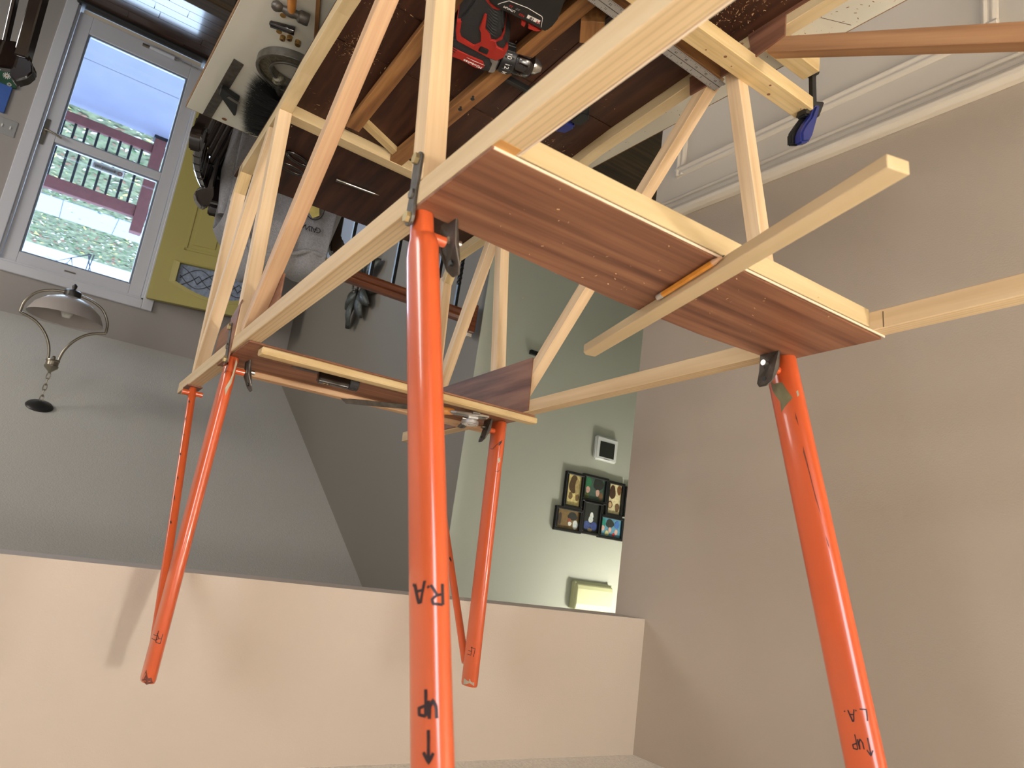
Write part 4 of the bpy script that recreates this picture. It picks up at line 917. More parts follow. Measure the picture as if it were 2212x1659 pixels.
G().span((-0.012, 0.020, 0.012), (0.016, 0.030, 0.0132)).build('metal_plate', 'steel', kn, Matrix.Rotation(-0.3, 4, 'Z'))

# ---------------------------------------------------------------- black lacquered chairs and the sweatshirt
def make_chair(loc, rz, label):
    t = empty('dining_chair', Mx=Matrix.Translation(loc) @ Matrix.Rotation(rz, 4, 'Z'), label=label, cat='chair', group='black lacquered chairs')
    # local: back at y=0 facing +y, seat toward +y
    for sx in (-1, 1):
        pts = [(sx * 0.20, -0.10, 0), (sx * 0.205, -0.04, 0.25), (sx * 0.21, 0, 0.46), (sx * 0.205, -0.01, 0.75), (sx * 0.20, -0.05, 1.03)]
        g = G()
        for p, q in zip(pts, pts[1:]): g.beam(p, q, 0.028, 0.036, (0, 1, 0))
        st_ = g.build('stile', 'black_gloss', t, bevel=0.003)
        prof = [(0, -0.03), (0.018, -0.025), (0.020, 0.0), (0.034, 0.012), (0.040, 0.032), (0.030, 0.052), (0.010, 0.068), (-0.004, 0.058), (-0.012, 0.02)]
        G().prism([(sx * (a + 0.195), b + 1.03) for a, b in prof], -0.068, -0.038, basis((1, 0, 0), (0, 0, 1), (0, 1, 0), (0, 0, 0))).build('scrolled_ear', 'black_gloss', st_, bevel=0.004, seg=2, smooth=50)
        G().tube([(sx * 0.19, 0.43, 0), (sx * 0.195, 0.42, 0.2), (sx * 0.20, 0.40, 0.44)], [0.016, 0.020, 0.022], n=12).build('leg', 'black_gloss', t, smooth=50)
    g = G(); n = 9
    for k in range(n):
        x0 = -0.20 + 0.4 * k / n; x1 = -0.20 + 0.4 * (k + 1) / n
        y0 = -0.045 - 0.03 * (1 - (x0 / 0.2) ** 2); y1 = -0.045 - 0.03 * (1 - (x1 / 0.2) ** 2)
        g.beam((x0, y0, 1.03), (x1, y1, 1.03), 0.022, 0.075)
    g.build('crest_rail', 'black_gloss', t, bevel=0.004)
    G().beam((-0.2, -0.01, 0.56), (0.2, -0.01, 0.56), 0.02, 0.035).build('lower_rail', 'black_gloss', t, bevel=0.003)
    for k in range(7):
        x0 = -0.15 + 0.05 * k
        g = G(); g.beam((x0, -0.01, 0.57), (x0, -0.022, 0.8), 0.018, 0.010, (1, 0, 0)); g.beam((x0, -0.022, 0.8), (x0, -0.062, 1.0), 0.018, 0.010, (1, 0, 0)); g.build('slat', 'black_gloss', t, bevel=0.002)
    G().prism([(-0.21, 0.0), (0.21, 0.0), (0.23, 0.43), (-0.23, 0.43)], 0.43, 0.47).build('seat', 'black_gloss', t, bevel=0.012, seg=2)
    return t
make_chair((0.322, -2.085, -0.01), -1.233, 'black lacquered chair with scrolled ear between bench and yellow door')
make_chair((0.497, -2.245, 0.02), PI, 'black lacquered chair with a grey sweatshirt over its back')
make_chair((-0.40, -2.02, -0.04), 0.35, 'black lacquered chair with scrolled ear at the picture corner')
# sweatshirt draped over the chair back: one cloth sheet folded over the crest
sw = empty('sweatshirt', (0.4975, -2.20, 0), label='heather grey sweatshirt draped over a chair back, crest print showing', cat='sweatshirt')
TOPZ = [(0, 1.15), (0.15, 1.20), (0.36, 1.285), (0.55, 1.262), (0.8, 1.222), (1.0, 1.215)]
def topz(u):
    for (a, za), (b, zb) in zip(TOPZ, TOPZ[1:]):
        if u <= b: t = (u - a) / (b - a); t = t * t * (3 - 2 * t); return za + (zb - za) * t
    return TOPZ[-1][1]
nx, nz = 28, 40
def cloth(u, v):                                     # u across, v from front hem over the top to the back hem
    xx = -0.158 + 0.316 * u
    Lf, top, zt_ = 0.62, 0.075, topz(u) - 0.03
    edge = 0.020 * math.sin(u * 9) + 0.012 * math.sin(u * 21 + 1)
    fold = 0.010 * math.sin(u * 13 + v * 3) + 0.007 * math.sin(u * 27 - v * 5)
    top_z = zt_ + edge * 0.6 + 0.035 * (1 - u) * 0.0
    s_ = v * (2 * Lf + PI * top)
    if s_ < Lf: return (xx * (1 + 0.04 * math.sin(s_ * 6)), 0.094 + fold + 0.012 * (Lf - s_), top_z - (Lf - s_))
    s_ -= Lf
    if s_ < PI * top:
        an = s_ / top; return (xx * 0.98, 0.0 + 0.024 + (0.070 + fold) * math.cos(an), top_z + 0.030 * math.sin(an) + 0.010 * math.sin(u * 26) * math.sin(an))
    s_ -= PI * top; return (xx, -0.046 - fold, top_z - s_)
vs = [cloth(i / nx, j / nz) for j in range(nz + 1) for i in range(nx + 1)]
fs = [(j * (nx + 1) + i, j * (nx + 1) + i + 1, (j + 1) * (nx + 1) + i + 1, (j + 1) * (nx + 1) + i) for j in range(nz) for i in range(nx)]
o = G().add(vs, fs).build('body', 'grey_knit', sw, smooth=80, fix=False)
md = o.modifiers.new('thick', 'SOLIDIFY'); md.thickness = 0.006; md = o.modifiers.new('sub', 'SUBSURF'); md.levels = 1; md.render_levels = 1
G().tube([(-0.150 + 0.012 * k, 0.100 + 0.004 * math.sin(k * 1.7), topz(0.025 + k * 0.038) - 0.055 + 0.004 * math.sin(k * 1.1)) for k in range(26)], 0.007, n=10).build('ribbed_collar', 'grey_knit', sw, smooth=60)
for sx in (-1, 1):
    G().tube([(sx * 0.145, 0.050, 1.13), (sx * 0.152, 0.060, 1.0), (sx * 0.150, 0.066, 0.84), (sx * 0.142, 0.070, 0.66)], [0.022, 0.036, 0.034, 0.028], n=14).build('sleeve', 'grey_knit', sw, smooth=60)
for k, ch_ in enumerate('GALWAY'):
    an = -0.42 + 0.17 * k
    rx = 0.080 + 0.070 * math.sin(-an); rz_ = 1.055 + 0.045 * math.cos(an)
    text_obj('print_letter', ch_, 0.024, basis((-1, 0, 0), (0, 0, 1), (0, 1, 0), (rx, 0.1165, rz_)) @ Matrix.Rotation(-an * 0.9, 4, 'Z'), 'black_print', sw)
text_obj('print_letter', 'BAY', 0.013, basis((-1, 0, 0), (0, 0, 1), (0, 1, 0), (0.050, 0.1165, 1.065)) @ Matrix.Rotation(0.35, 4, 'Z'), 'black_print', sw)
cg = G(); cr_ = [(0.030 * math.cos(2 * PI * k / 24) + 0.085, 0.1165, 1.030 + 0.040 * math.sin(2 * PI * k / 24)) for k in range(24)]; cg.tube(cr_, 0.0016, n=6, closed=True).build('print_ring', 'black_print', sw)
G().prism([(0.065, 1.020), (0.095, 1.015), (0.103, 1.050), (0.085, 1.065), (0.069, 1.050)], 0.1150, 0.1170, basis((1, 0, 0), (0, 0, 1), (0, 1, 0), (0, 0, 0))).build('print_crest', 'leaf_y', sw)
G().prism([(0.070, 1.005), (0.103, 1.010), (0.095, 1.027), (0.073, 1.027)], 0.1150, 0.1172, basis((1, 0, 0), (0, 0, 1), (0, 1, 0), (0, 0, 0))).build('print_crest', 'black_print', sw)

# ---------------------------------------------------------------- stair guard rail
gr = empty('guard_rail', (0, -2.86, 0), label='wooden handrail on black iron balusters above the stairwell', cat='railing')
G().prism([(-0.030, 0.885), (0.030, 0.885), (0.034, 0.898), (0.026, 0.912), (0.030, 0.925), (0.018, 0.938), (-0.018, 0.938), (-0.030, 0.925), (-0.026, 0.912), (-0.034, 0.898)], 0.875, 1.600, basis((0, 1, 0), (0, 0, 1), (1, 0, 0), (0, 0, 0))).build('handrail', 'rail_wood', gr, bevel=0.002)
G().span((1.600, -0.034, 0.845), (1.638, 0.034, 0.985)).build('end_block', 'rail_wood', gr, bevel=0.004)
G().span((1.610, -0.012, 0.985), (1.634, 0.012, 1.0)).build('bracket', 'white_trim', gr)
G().span((0.852, -0.020, 0), (0.886, 0.020, 0.975)).build('newel_post', 'iron', gr, bevel=0.003)
for k in range(22):
    x_ = 1.530 - 0.109 * k
    if x_ < 0.93: break
    g = G().box((x_, 0, 0.445), (0.014, 0.014, 0.89))
    bal = g.build('baluster', 'iron', gr)
    if k % 2 == 0:
        tw = G(); n = 40; vs = []; fs = []
        for i in range(n + 1):
            z_ = 0.45 + 0.32 * i / n; an = i * 0.5
            vs += [(x_ + 0.0115 * math.cos(an + PI / 2 * q), 0.0115 * math.sin(an + PI / 2 * q), z_) for q in range(4)]
            if i: fs += [((i - 1) * 4 + q, (i - 1) * 4 + (q + 1) % 4, i * 4 + (q + 1) % 4, i * 4 + q) for q in range(4)]
        tw.add(vs, fs).build('twist', 'iron', bal)

# ---------------------------------------------------------------- front door: storm door, casing, open yellow door
dc = empty('trim_5', (0, YD, 0), label='white casing around the front door', kind='structure')
for a, b in (((DX0 - 0.078, -0.01, ZE), (DX0, 0.022, DZ1 + 0.07)), ((DX1, -0.01, ZE), (DX1 + 0.072, 0.022, DZ1 + 0.07)), ((DX0, -0.01, DZ1), (DX1, 0.022, DZ1 + 0.07))):
    G().span(a, b).build('casing_board', 'storm', dc, bevel=0.004)
for a, b in (((DX0, -0.12, ZE), (DX0 + 0.016, 0.004, DZ1)), ((DX1 - 0.016, -0.12, ZE), (DX1, 0.004, DZ1)), ((DX0, -0.12, DZ1 - 0.016), (DX1, 0.004, DZ1))):
    G().span(a, b).build('jamb', 'storm', dc, bevel=0.002)
G().span((DX0 - 0.02, -0.16, ZE - 0.02), (DX1 + 0.02, 0.05, ZE + 0.025)).build('threshold', 'black', dc, bevel=0.008)
sd_ = empty('door_1', (0, YD - 0.03, 0), label='white storm door with two glass panes looking out on the porch', kind='structure')
x0, x1 = DX0 + 0.018, DX1 - 0.018
def bar(a, b, nm='frame_bar', mat='storm'): return G().span(a, b).build(nm, mat, sd_, bevel=0.003)
bar((x0, -0.02, ZE + 0.06), (x0 + 0.090, 0.012, 0.482)); bar((x1 - 0.085, -0.02, ZE + 0.06), (x1, 0.012, 0.482))
xa, xb = x0 + 0.0905, x1 - 0.0855
bar((xa, -0.02, 0.402), (xb, 0.012, 0.482)); bar((xa, -0.02, ZE + 0.06), (xb, 0.012, -1.350)); bar((xa, -0.018, -0.512), (xb, 0.012, -0.445))
for za, zb in ((-0.447, 0.404), (-1.352, -0.508)):   # inner sash beads
    for a, b in (((x0 + 0.088, -0.022, za), (x0 + 0.104, 0.004, zb)), ((x1 - 0.1, -0.022, za), (x1 - 0.083, 0.004, zb)), ((x0 + 0.1042, -0.022, zb - 0.014), (x1 - 0.1002, 0.004, zb)), ((x0 + 0.1042, -0.022, za), (x1 - 0.1002, 0.004, za + 0.014))): bar(a, b, 'sash_bead', 'bead')
    G().span((x0 + 0.1, -0.012, za + 0.01), (x1 - 0.098, -0.008, zb - 0.01)).build('glass_pane', 'pane', sd_)
G().prism([(-0.012, -0.10), (0.012, -0.10), (0.015, 0), (0.012, 0.10), (-0.012, 0.10), (-0.015, 0)], 0, 0.010, basis((1, 0, 0), (0, 0, 1), (0, 1, 0), (-0.322, 0.012, -0.490))).build('handle_plate', 'nickel', sd_, bevel=0.003)
G().tube([(-0.322, 0.02, -0.495), (-0.322, 0.050, -0.495), (-0.295, 0.056, -0.490), (-0.24, 0.052, -0.478), (-0.215, 0.050, -0.470)], [0.008, 0.008, 0.0075, 0.007, 0.006], n=12).build('lever_handle', 'nickel', sd_, smooth=60)
G().cyl((0.14, 0.030, -1.452), (0.32, 0.030, -1.452), 0.016, n=18).build('door_closer', 'storm', sd_, smooth=40)
G().cyl((0.32, 0.030, -1.452), (0.50, 0.030, -1.448), 0.005, n=12).build('closer_rod', 'bright_steel', sd_, smooth=40)
G().span((0.09, 0.008, -1.460), (0.14, 0.034, -1.444)).build('closer_bracket', 'nickel', sd_, bevel=0.002)
G().span((x0 + 0.02, 0.005, ZE + 0.028), (x1 - 0.02, 0.009, ZE + 0.060)).build('bottom_sweep', 'white_trim', sd_)
G().span((0.03, 0.008, 0.440), (0.10, 0.016, 0.450)).build('top_catch', 'nickel', sd_)
sg = G().span((0.0, -0.0148, -0.425), (0.215, -0.0140, -0.365)).build('sticker', 'white_print', sd_)
text_obj('sticker_lettering', 'No Soliciting', 0.026, basis((1, 0, 0), (0, 0, 1), (0, -1, 0), (0.092, -0.0136 + 0.0002, -0.393)) , 'black_print', sg)
G().tube([(0.190 + 0.014 * math.cos(2 * PI * k / 20), -0.0135, -0.395 + 0.014 * math.sin(2 * PI * k / 20)) for k in range(20)], 0.0018, n=6, closed=True).build('sticker_ring', 'red_print', sg)
# open entry door, mustard yellow
yd = empty('door_2', Mx=Matrix.Translation((0.560, -5.775, 0)) @ Matrix.Rotation(math.radians(19), 4, 'Z'), label='mustard yellow entry door standing open, fan light near its top', kind='structure')
DW = 0.906
arc = [(0.455 + 0.29 * (k / 8 - 1), 0.325 + 0.078 * math.sin(PI / 2 * k / 8) ** 0.9) for k in range(9)]
top_arc = [(0.165 + 0.58 * k / 16, 0.325 + 0.078 * math.sin(PI * k / 16)) for k in range(17)]
XZY = basis((1, 0, 0), (0, 0, 1), (0, 1, 0), (0, 0, 0))
g = G(); g.span((0, -0.044, -1.525), (0.165, 0, 0.492)); g.span((0.745, -0.044, -1.525), (DW, 0, 0.492)); g.span((0.165, -0.044, -1.525), (0.745, 0, 0.178))
g.prism(top_arc + [(0.745, 0.492), (0.165, 0.492)], -0.044, 0, XZY); g.build('slab', 'yellow', yd)
lg = [(0.165, 0.178)] + [(0.745, 0.178)] + top_arc[::-1]
gp = G().prism(lg, -0.026, -0.018, XZY).build('fan_light', 'leaded', yd)
cen = (0.455, 0.27)
def ringpoly(k): return [(cen[0] + (a - cen[0]) * k, cen[1] + (b - cen[1]) * k) for a, b in lg]
for k0, k1, h_ in ((1.0, 1.09, 0.014), (1.09, 1.16, 0.007)):
    A, B = ringpoly(k0), ringpoly(k1); vs = []; fs = []; n = len(A)
    for p, q in zip(A, B): vs += [(p[0], -0.002, p[1]), (q[0], -0.002, q[1]), (q[0], h_ * 0.6, q[1]), (p[0], h_, p[1])]
    for i in range(n): k = 4 * i; k2_ = 4 * ((i + 1) % n); fs += [(k + j, k + (j + 1) % 4, k2_ + (j + 1) % 4, k2_ + j) for j in range(4)]
    G().add(vs, fs).build('light_moulding', 'yellow', yd)
g = G()
for cx in (0.165, 0.31, 0.455, 0.60, 0.745):         # lead came arcs
    for s_ in (-1, 1):
        pts = []
        for k in range(9):
            u = k / 8; xx = cx + s_ * 0.145 * u; zz = 0.195 + 0.115 * u ** 1.7
            if 0.17 < xx < 0.74: pts.append((xx, -0.016, zz))
        if len(pts) > 2: g.tube(pts, 0.0028, n=6)
        pts = []
        for k in range(9):
            u = k / 8; xx = cx + s_ * 0.145 * u; zz = 0.345 - 0.10 * u ** 1.7
            if 0.17 < xx < 0.74: pts.append((xx, -0.016, zz))
        if len(pts) > 2: g.tube(pts, 0.0028, n=6)
g.build('lead_came', 'black', gp, smooth=50)
for a0, a1 in ((0.165, 0.43), (0.48, 0.745)):
    for z0, z1 in ((-0.575, 0.07), (-1.35, -0.72)):
        g = G(); fw = 0.022
        for a, b in (((a0, -0.001, z0), (a1, 0.006, z0 + fw)), ((a0, -0.001, z1 - fw), (a1, 0.006, z1)), ((a0, -0.001, z0), (a0 + fw, 0.006, z1)), ((a1 - fw, -0.001, z0), (a1, 0.006, z1))): g.span(a, b)
        g.span((a0 + 0.05, -0.001, z0 + 0.05), (a1 - 0.05, 0.007, z1 - 0.05))
        g.build('raised_panel', 'yellow', yd, bevel=0.004)
kb = G().lathe([(0.026, 0), (0.026, 0.006), (0.010, 0.010), (0.010, 0.035), (0.026, 0.045), (0.026, 0.058), (0.012, 0.066)], n=20, Mx=basis((1, 0, 0), (0, 0, -1), (0, 1, 0), (DW - 0.07, 0, -0.60))).build('door_knob', 'nickel', yd, smooth=40)

# ---------------------------------------------------------------- wall things near the door
sp = empty('light_switch', (-0.535, YD + 0.001, -0.415), label='steel double switch plate left of the storm door', cat='light switch')
G().span((-0.058, 0, -0.058), (0.058, 0.006, 0.058)).build('plate', 'alu', sp, bevel=0.002)
for sx in (-0.024, 0.024): G().prism([(-0.004, -0.010), (0.004, -0.010), (0.004, 0.012), (-0.004, 0.012)], 0.005, 0.013, basis((1, 0, 0), (0, 0, 1), (0, 1, 0), (sx, 0, 0))).build('toggle', 'dial', sp, bevel=0.001)
ar = empty('daisy_canvas', (-0.68, YD + 0.001, -0.72), label='green and blue canvas painted with white daisies', cat='painting')
G().span((-0.13, 0, -0.19), (0.13, 0.02, 0.02)).build('lower_canvas', 'green_art', ar, bevel=0.002); G().span((-0.13, 0, 0.02), (0.11, 0.018, 0.22)).build('upper_canvas', 'blue_art', ar, bevel=0.002)
for fx, fz, r in ((0.075, -0.115, 0.032), (0.060, -0.045, 0.024), (0.088, 0.010, 0.014), (-0.03, -0.08, 0.03)):
    g = G()
    for k in range(11):
        an = 2 * PI * k / 11; g.beam((fx + 0.006 * math.cos(an), 0.0205, fz + 0.006 * math.sin(an)), (fx + r * math.cos(an), 0.0205, fz + r * math.sin(an)), 0.001, r * 0.17, (-math.sin(an), 0, math.cos(an)))
    f_ = g.build('daisy_petals', 'white_print', ar); G().cyl((fx, 0.0203, fz), (fx, 0.0220, fz), r * 0.24, n=12).build('daisy_centre', 'old_stick', f_)
# metal leaf decoration on the stairwell wall
lw = empty('leaf_decoration', (XS, -4.40, 0.40), label='cluster of dark metal leaves on the stairwell wall', cat='wall decoration')
def leaf(y_, z_, ang, L_len, wd, lift):
    g = G(); n = 10; vs = []; fs = []
    for i in range(n + 1):
        t = i / n; wv = wd * math.sin(PI * min(1, t * 0.96 + 0.02)) ** 0.75
        for s_ in (-1, 0, 1): vs.append((-(lift + 0.030 * math.sin(PI * t) - 0.012 * abs(s_)), s_ * wv, t * L_len))
        if i: k = 3 * i; fs += [(k - 3, k - 2, k + 1, k), (k - 2, k - 1, k + 2, k + 1)]
    Mx = Matrix.Translation((0, y_, z_)) @ Matrix.Rotation(ang, 4, 'X')
    o = g.add(vs, fs).build('metal_leaf', 'leaf_metal', lw, Mx, smooth=60, fix=False)
    md = o.modifiers.new('thick', 'SOLIDIFY'); md.thickness = 0.003
for y_, z_, ang, l_, wd, lf in ((0.02, 0.02, 0.55, 0.26, 0.055, 0.03), (0.05, 0.0, -0.35, 0.24, 0.055, 0.04), (0.0, 0.05, 0.12, 0.22, 0.05, 0.05), (-0.02, 0.0, 1.1, 0.20, 0.05, 0.03), (0.06, -0.04, -1.1, 0.22, 0.055, 0.03),
                                (0.08, -0.08, -1.9, 0.20, 0.05, 0.035), (0.03, -0.10, -2.7, 0.22, 0.05, 0.035), (-0.02, -0.08, 2.6, 0.20, 0.05, 0.03), (0.10, 0.02, -0.8, 0.20, 0.045, 0.05)):
    leaf(y_, z_, ang, l_, wd, lf)
g = G()
for k in range(16):
    p = V((-0.075 - 0.02 * random.random(), 0.03 + random.gauss(0, 0.03), -0.02 + random.gauss(0, 0.045))); g.lathe([(0.001, -0.009), (0.008, -0.004), (0.009, 0.002), (0.006, 0.008), (0.001, 0.010)], c=p, n=10)
g.build('berry_cluster', 'steel', lw, smooth=60)
G().tube([(-0.03, 0.05, -0.3), (-0.05, 0.03, -0.1), (-0.05, 0.0, 0.1)], 0.007, n=8).build('stem', 'pewter', lw)
# pale rounded panel low on the stairwell wall
bp_ = empty('wall_panel', (XS, -4.75, -0.45), label='pale rounded panel, blue daylight put into its colour, with thin tan rim, low behind the balusters', cat='wall panel')
def rrect(w_, h_, r, n=8):
    out = []
    for cx, cz, a0 in ((w_ - r, h_ - r, 0), (-w_ + r, h_ - r, PI / 2), (-w_ + r, -h_ + r, PI), (w_ - r, -h_ + r, 1.5 * PI)):
        for k in range(n + 1): an = a0 + PI / 2 * k / n; out.append((cx + r * math.cos(an), cz + r * math.sin(an)))
    return out
YZX = basis((0, 1, 0), (0, 0, 1), (-1, 0, 0), (0, 0, 0))
G().prism(rrect(0.56, 0.42, 0.10), 0, 0.020, YZX).build('rim', 'tan', bp_, bevel=0.003); G().prism(rrect(0.53, 0.395, 0.085), 0.016, 0.024, YZX).build('face', 'panel_blue', bp_, bevel=0.002)

# ---------------------------------------------------------------- hall wall: thermostat, photo collage, chime
th = empty('thermostat', (2.500, YG, 1.365), label='white thermostat with dark square screen on the sage wall', cat='thermostat')
G().span((-0.075, 0, -0.062), (0.075, 0.026, 0.062)).build('case', 'therm', th, bevel=0.007, seg=3, smooth=50)
G().span((-0.052, 0.0255, -0.036), (0.050, 0.0275, 0.044)).build('screen', 'screen', th, bevel=0.001)
G().span((-0.018, 0.0258, 0.050), (0.022, 0.0266, 0.054)).build('brand_strip', 'silver_p', th)
cm = empty('door_chime', (2.505, YG, 2.098), label='ivory door chime cover near the hall ceiling', cat='door chime')
G().prism([(0, -0.068), (0.040, -0.050), (0.046, -0.030), (0.046, 0.040), (0.040, 0.068), (0, 0.068)], -0.118, 0.118, basis((0, 1, 0), (0, 0, 1), (1, 0, 0), (0, 0, 0))).build('cover', 'ivory', cm, bevel=0.004)
G().span((-0.122, 0, -0.062), (-0.112, 0.030, 0.066)).build('side_cheek', 'ivory', cm, bevel=0.003)
G().span((0.112, 0, -0.062), (0.122, 0.030, 0.066)).build('side_cheek', 'ivory', cm, bevel=0.003)
pf = empty('photo_collage_frame', (2.46, YG, 1.66), label='black collage frame holding small family photographs', cat='picture frame')
SEP, DKS, GRN, SKN = (214, 196, 132), (86, 66, 40), (52, 118, 78), (206, 164, 146)
pics = [(2.322, 1.606, 0.090, 0.150, SEP, [((0, -0.03), 0.030, 0.045, DKS), ((-0.015, 0.028), 0.013, 0.018, (120, 96, 60)), ((0.028, 0.030), 0.012, 0.018, (120, 96, 60)), ((0.022, -0.02), 0.014, 0.04, (176, 156, 104))]),
        (2.457, 1.578, 0.140, 0.108, (70, 92, 80), [((-0.045, -0.030), 0.022, 0.03, GRN), ((0.025, -0.030), 0.035, 0.032, (44, 46, 42)), ((-0.042, 0.008), 0.013, 0.017, SKN), ((0.024, 0.016), 0.012, 0.018, SKN), ((0.048, 0.03), 0.014, 0.02, (120, 90, 60)), ((-0.05, 0.04), 0.02, 0.014, (88, 96, 50))]),
        (2.598, 1.606, 0.090, 0.150, (220, 206, 160), [((-0.015, -0.035), 0.022, 0.036, (70, 46, 30)), ((-0.024, 0.030), 0.016, 0.020, (96, 66, 44)), ((-0.024, 0.032), 0.011, 0.014, (190, 160, 120)), ((0.026, 0.040), 0.015, 0.022, (110, 84, 56)), ((0.030, -0.05), 0.014, 0.025, (120, 82, 46))]),
        (2.308, 1.752, 0.140, 0.090, (128, 104, 66), [((0.028, -0.020), 0.030, 0.020, (52, 54, 50)), ((0.010, 0.004), 0.012, 0.013, (150, 84, 60)), ((0.050, 0.020), 0.017, 0.022, (214, 220, 214)), ((0.014, 0.018), 0.011, 0.010, (220, 220, 210)), ((-0.05, 0.0), 0.010, 0.03, (70, 60, 50))]),
        (2.455, 1.722, 0.100, 0.140, (46, 48, 42), [((0.004, -0.012), 0.012, 0.016, (220, 222, 214)), ((0.0, 0.008), 0.015, 0.016, (206, 212, 204)), ((-0.022, 0.040), 0.022, 0.022, (66, 80, 130)), ((0.024, 0.040), 0.022, 0.022, (60, 74, 126)), ((0.0, 0.060), 0.016, 0.007, (170, 150, 110))]),
        (2.594, 1.752, 0.140, 0.090, (90, 140, 160), [((-0.050, -0.02), 0.014, 0.022, (40, 126, 108)), ((-0.008, -0.020), 0.028, 0.022, (48, 52, 46)), ((-0.052, 0.008), 0.010, 0.014, SKN), ((-0.004, 0.012), 0.010, 0.014, SKN), ((0.040, 0.018), 0.010, 0.014, SKN), ((0.024, 0.034), 0.008, 0.010, (190, 40, 40)), ((0.042, -0.02), 0.016, 0.02, (70, 110, 170)), ((-0.024, 0.03), 0.014, 0.014, (180, 180, 130))]),
        (2.725, 1.606, 0.090, 0.130, (200, 186, 140), [((0, 0), 0.02, 0.03, DKS)])]
pmats = {}
def pm_(c):
    if c not in pmats: pmats[c] = flat('photo_print_%d_%d_%d' % c, c, 0.5, vary=0.18, vscale=90)
    return pmats[c]
for cx, cz, w_, h_, base, blobs in pics:
    u, v_ = cx - 2.46, cz - 1.66; bw = 0.014
    fo = G()
    for a, b in (((u - w_ / 2 - bw, 0, v_ - h_ / 2 - bw), (u + w_ / 2 + bw, 0.022, v_ - h_ / 2)), ((u - w_ / 2 - bw, 0, v_ + h_ / 2), (u + w_ / 2 + bw, 0.022, v_ + h_ / 2 + bw)), ((u - w_ / 2 - bw, 0, v_ - h_ / 2), (u - w_ / 2, 0.022, v_ + h_ / 2)), ((u + w_ / 2, 0, v_ - h_ / 2), (u + w_ / 2 + bw, 0.022, v_ + h_ / 2))): fo.span(a, b)
    opn = fo.build('frame_opening', 'frame_b', pf, bevel=0.002)
    G().span((u - w_ / 2, 0.004, v_ - h_ / 2), (u + w_ / 2, 0.008, v_ + h_ / 2)).build('photo', pm_(base), opn)
    for i, ((bx, bz), rx, rz_, c) in enumerate(blobs):
        n = 18; pts = [(max(-w_ / 2, min(w_ / 2, bx + rx * (1 + 0.12 * math.sin(3 * 2 * PI * k / n + i)) * math.cos(2 * PI * k / n))), max(-h_ / 2, min(h_ / 2, bz + rz_ * math.sin(2 * PI * k / n)))) for k in range(n)]
        G().prism([(u + p, v_ + q) for p, q in pts], 0.008, 0.0083 + 0.0002 * i, basis((1, 0, 0), (0, 0, 1), (0, 1, 0), (0, 0, 0))).build('photo_print', pm_(c), opn)
G().span((1.95, YG + 0.001, 0.98), (2.06, YG + 0.02, 1.00)).build('hall_shelf_bracket', 'iron', label='dark metal bracket on the hall wall behind the gusset', cat='bracket')

# ---------------------------------------------------------------- pendant lamp in the vault
lp = empty('pendant_lamp', (0.096, -4.736, 1.522), label='unlit pendant lamp with glass bowl and nickel arms under the sloped ceiling', cat='pendant lamp')
cn = V((0, VS, -1)).normalized()
CMx = basis((1, 0, 0), cn.cross(V((1, 0, 0))), cn, (0, 0, 0))
G().lathe([(0.066, -0.004), (0.068, 0.004), (0.060, 0.014), (0.030, 0.022), (0.012, 0.030)], n=32, Mx=CMx).build('canopy', 'pewter', lp, smooth=40)
for k in range(5):
    zc = -0.045 - 0.032 * k; ax = (1, 0, 0) if k % 2 == 0 else (0, 1, 0)
    G().tube([(ax[0] * 0.009 * math.cos(2 * PI * j / 14), ax[1] * 0.009 * math.cos(2 * PI * j / 14), zc + 0.021 * math.sin(2 * PI * j / 14)) for j in range(14)], 0.0028, n=6, closed=True).build('chain_link', 'nickel', lp, smooth=60)
G().lathe([(0.006, -0.190), (0.010, -0.200), (0.034, -0.222), (0.036, -0.232), (0.032, -0.236), (0.032, -0.256), (0.036, -0.260), (0.034, -0.268), (0.008, -0.270), (0.011, -0.280), (0.006, -0.290)], n=28).build('hub', 'nickel', lp, smooth=40)
for sx in (-1, 1):
    pts = [(sx * 0.024, 0, -0.262), (sx * 0.036, 0, -0.33), (sx * 0.072, 0, -0.40), (sx * 0.13, 0, -0.455), (sx * 0.212, 0, -0.486)]
    pts2 = [(sx * 0.212, 0, -0.486), (sx * 0.205, 0, -0.55), (sx * 0.165, 0, -0.615), (sx * 0.10, 0, -0.650), (sx * 0.03, 0, -0.662)]
    def smooth_path(p, n=5):
        out = []
        for i in range(len(p) - 1):
            a = V(p[max(0, i - 1)]); b = V(p[i]); c = V(p[i + 1]); d = V(p[min(len(p) - 1, i + 2)])
            for k in range(n):
                t = k / n; out.append(0.5 * ((2 * b) + (c - a) * t + (2 * a - 5 * b + 4 * c - d) * t * t + (3 * b - a - 3 * c + d) * t ** 3))
        return out + [V(p[-1])]
    g = G(); g.tube(smooth_path(pts), 0.0075, n=10); g.tube(smooth_path(pts2), 0.0075, n=10); g.build('arm', 'nickel', lp, smooth=60)
prof = [(0.010, -0.640), (0.06, -0.634), (0.12, -0.606), (0.165, -0.565), (0.190, -0.515), (0.192, -0.508), (0.186, -0.515), (0.160, -0.560), (0.117, -0.598), (0.06, -0.625), (0.010, -0.631)]
g = G(); n = 40; vs = []; fs = []
for r, z_ in prof: vs += [(r * math.cos(2 * PI * j / n), r * math.sin(2 * PI * j / n), z_) for j in range(n)]
for i in range(len(prof) - 1): fs += [(i * n + j, i * n + (j + 1) % n, (i + 1) * n + (j + 1) % n, (i + 1) * n + j) for j in range(n)]
g.add(vs, fs).build('glass_bowl', 'alabaster', lp, smooth=60)
G().lathe([(0.042, -0.634), (0.044, -0.640), (0.043, -0.672), (0.036, -0.678), (0.010, -0.680), (0.009, -0.690), (0.013, -0.700), (0.012, -0.712), (0.004, -0.720)], n=28).build('finial', 'pewter', lp, smooth=40)
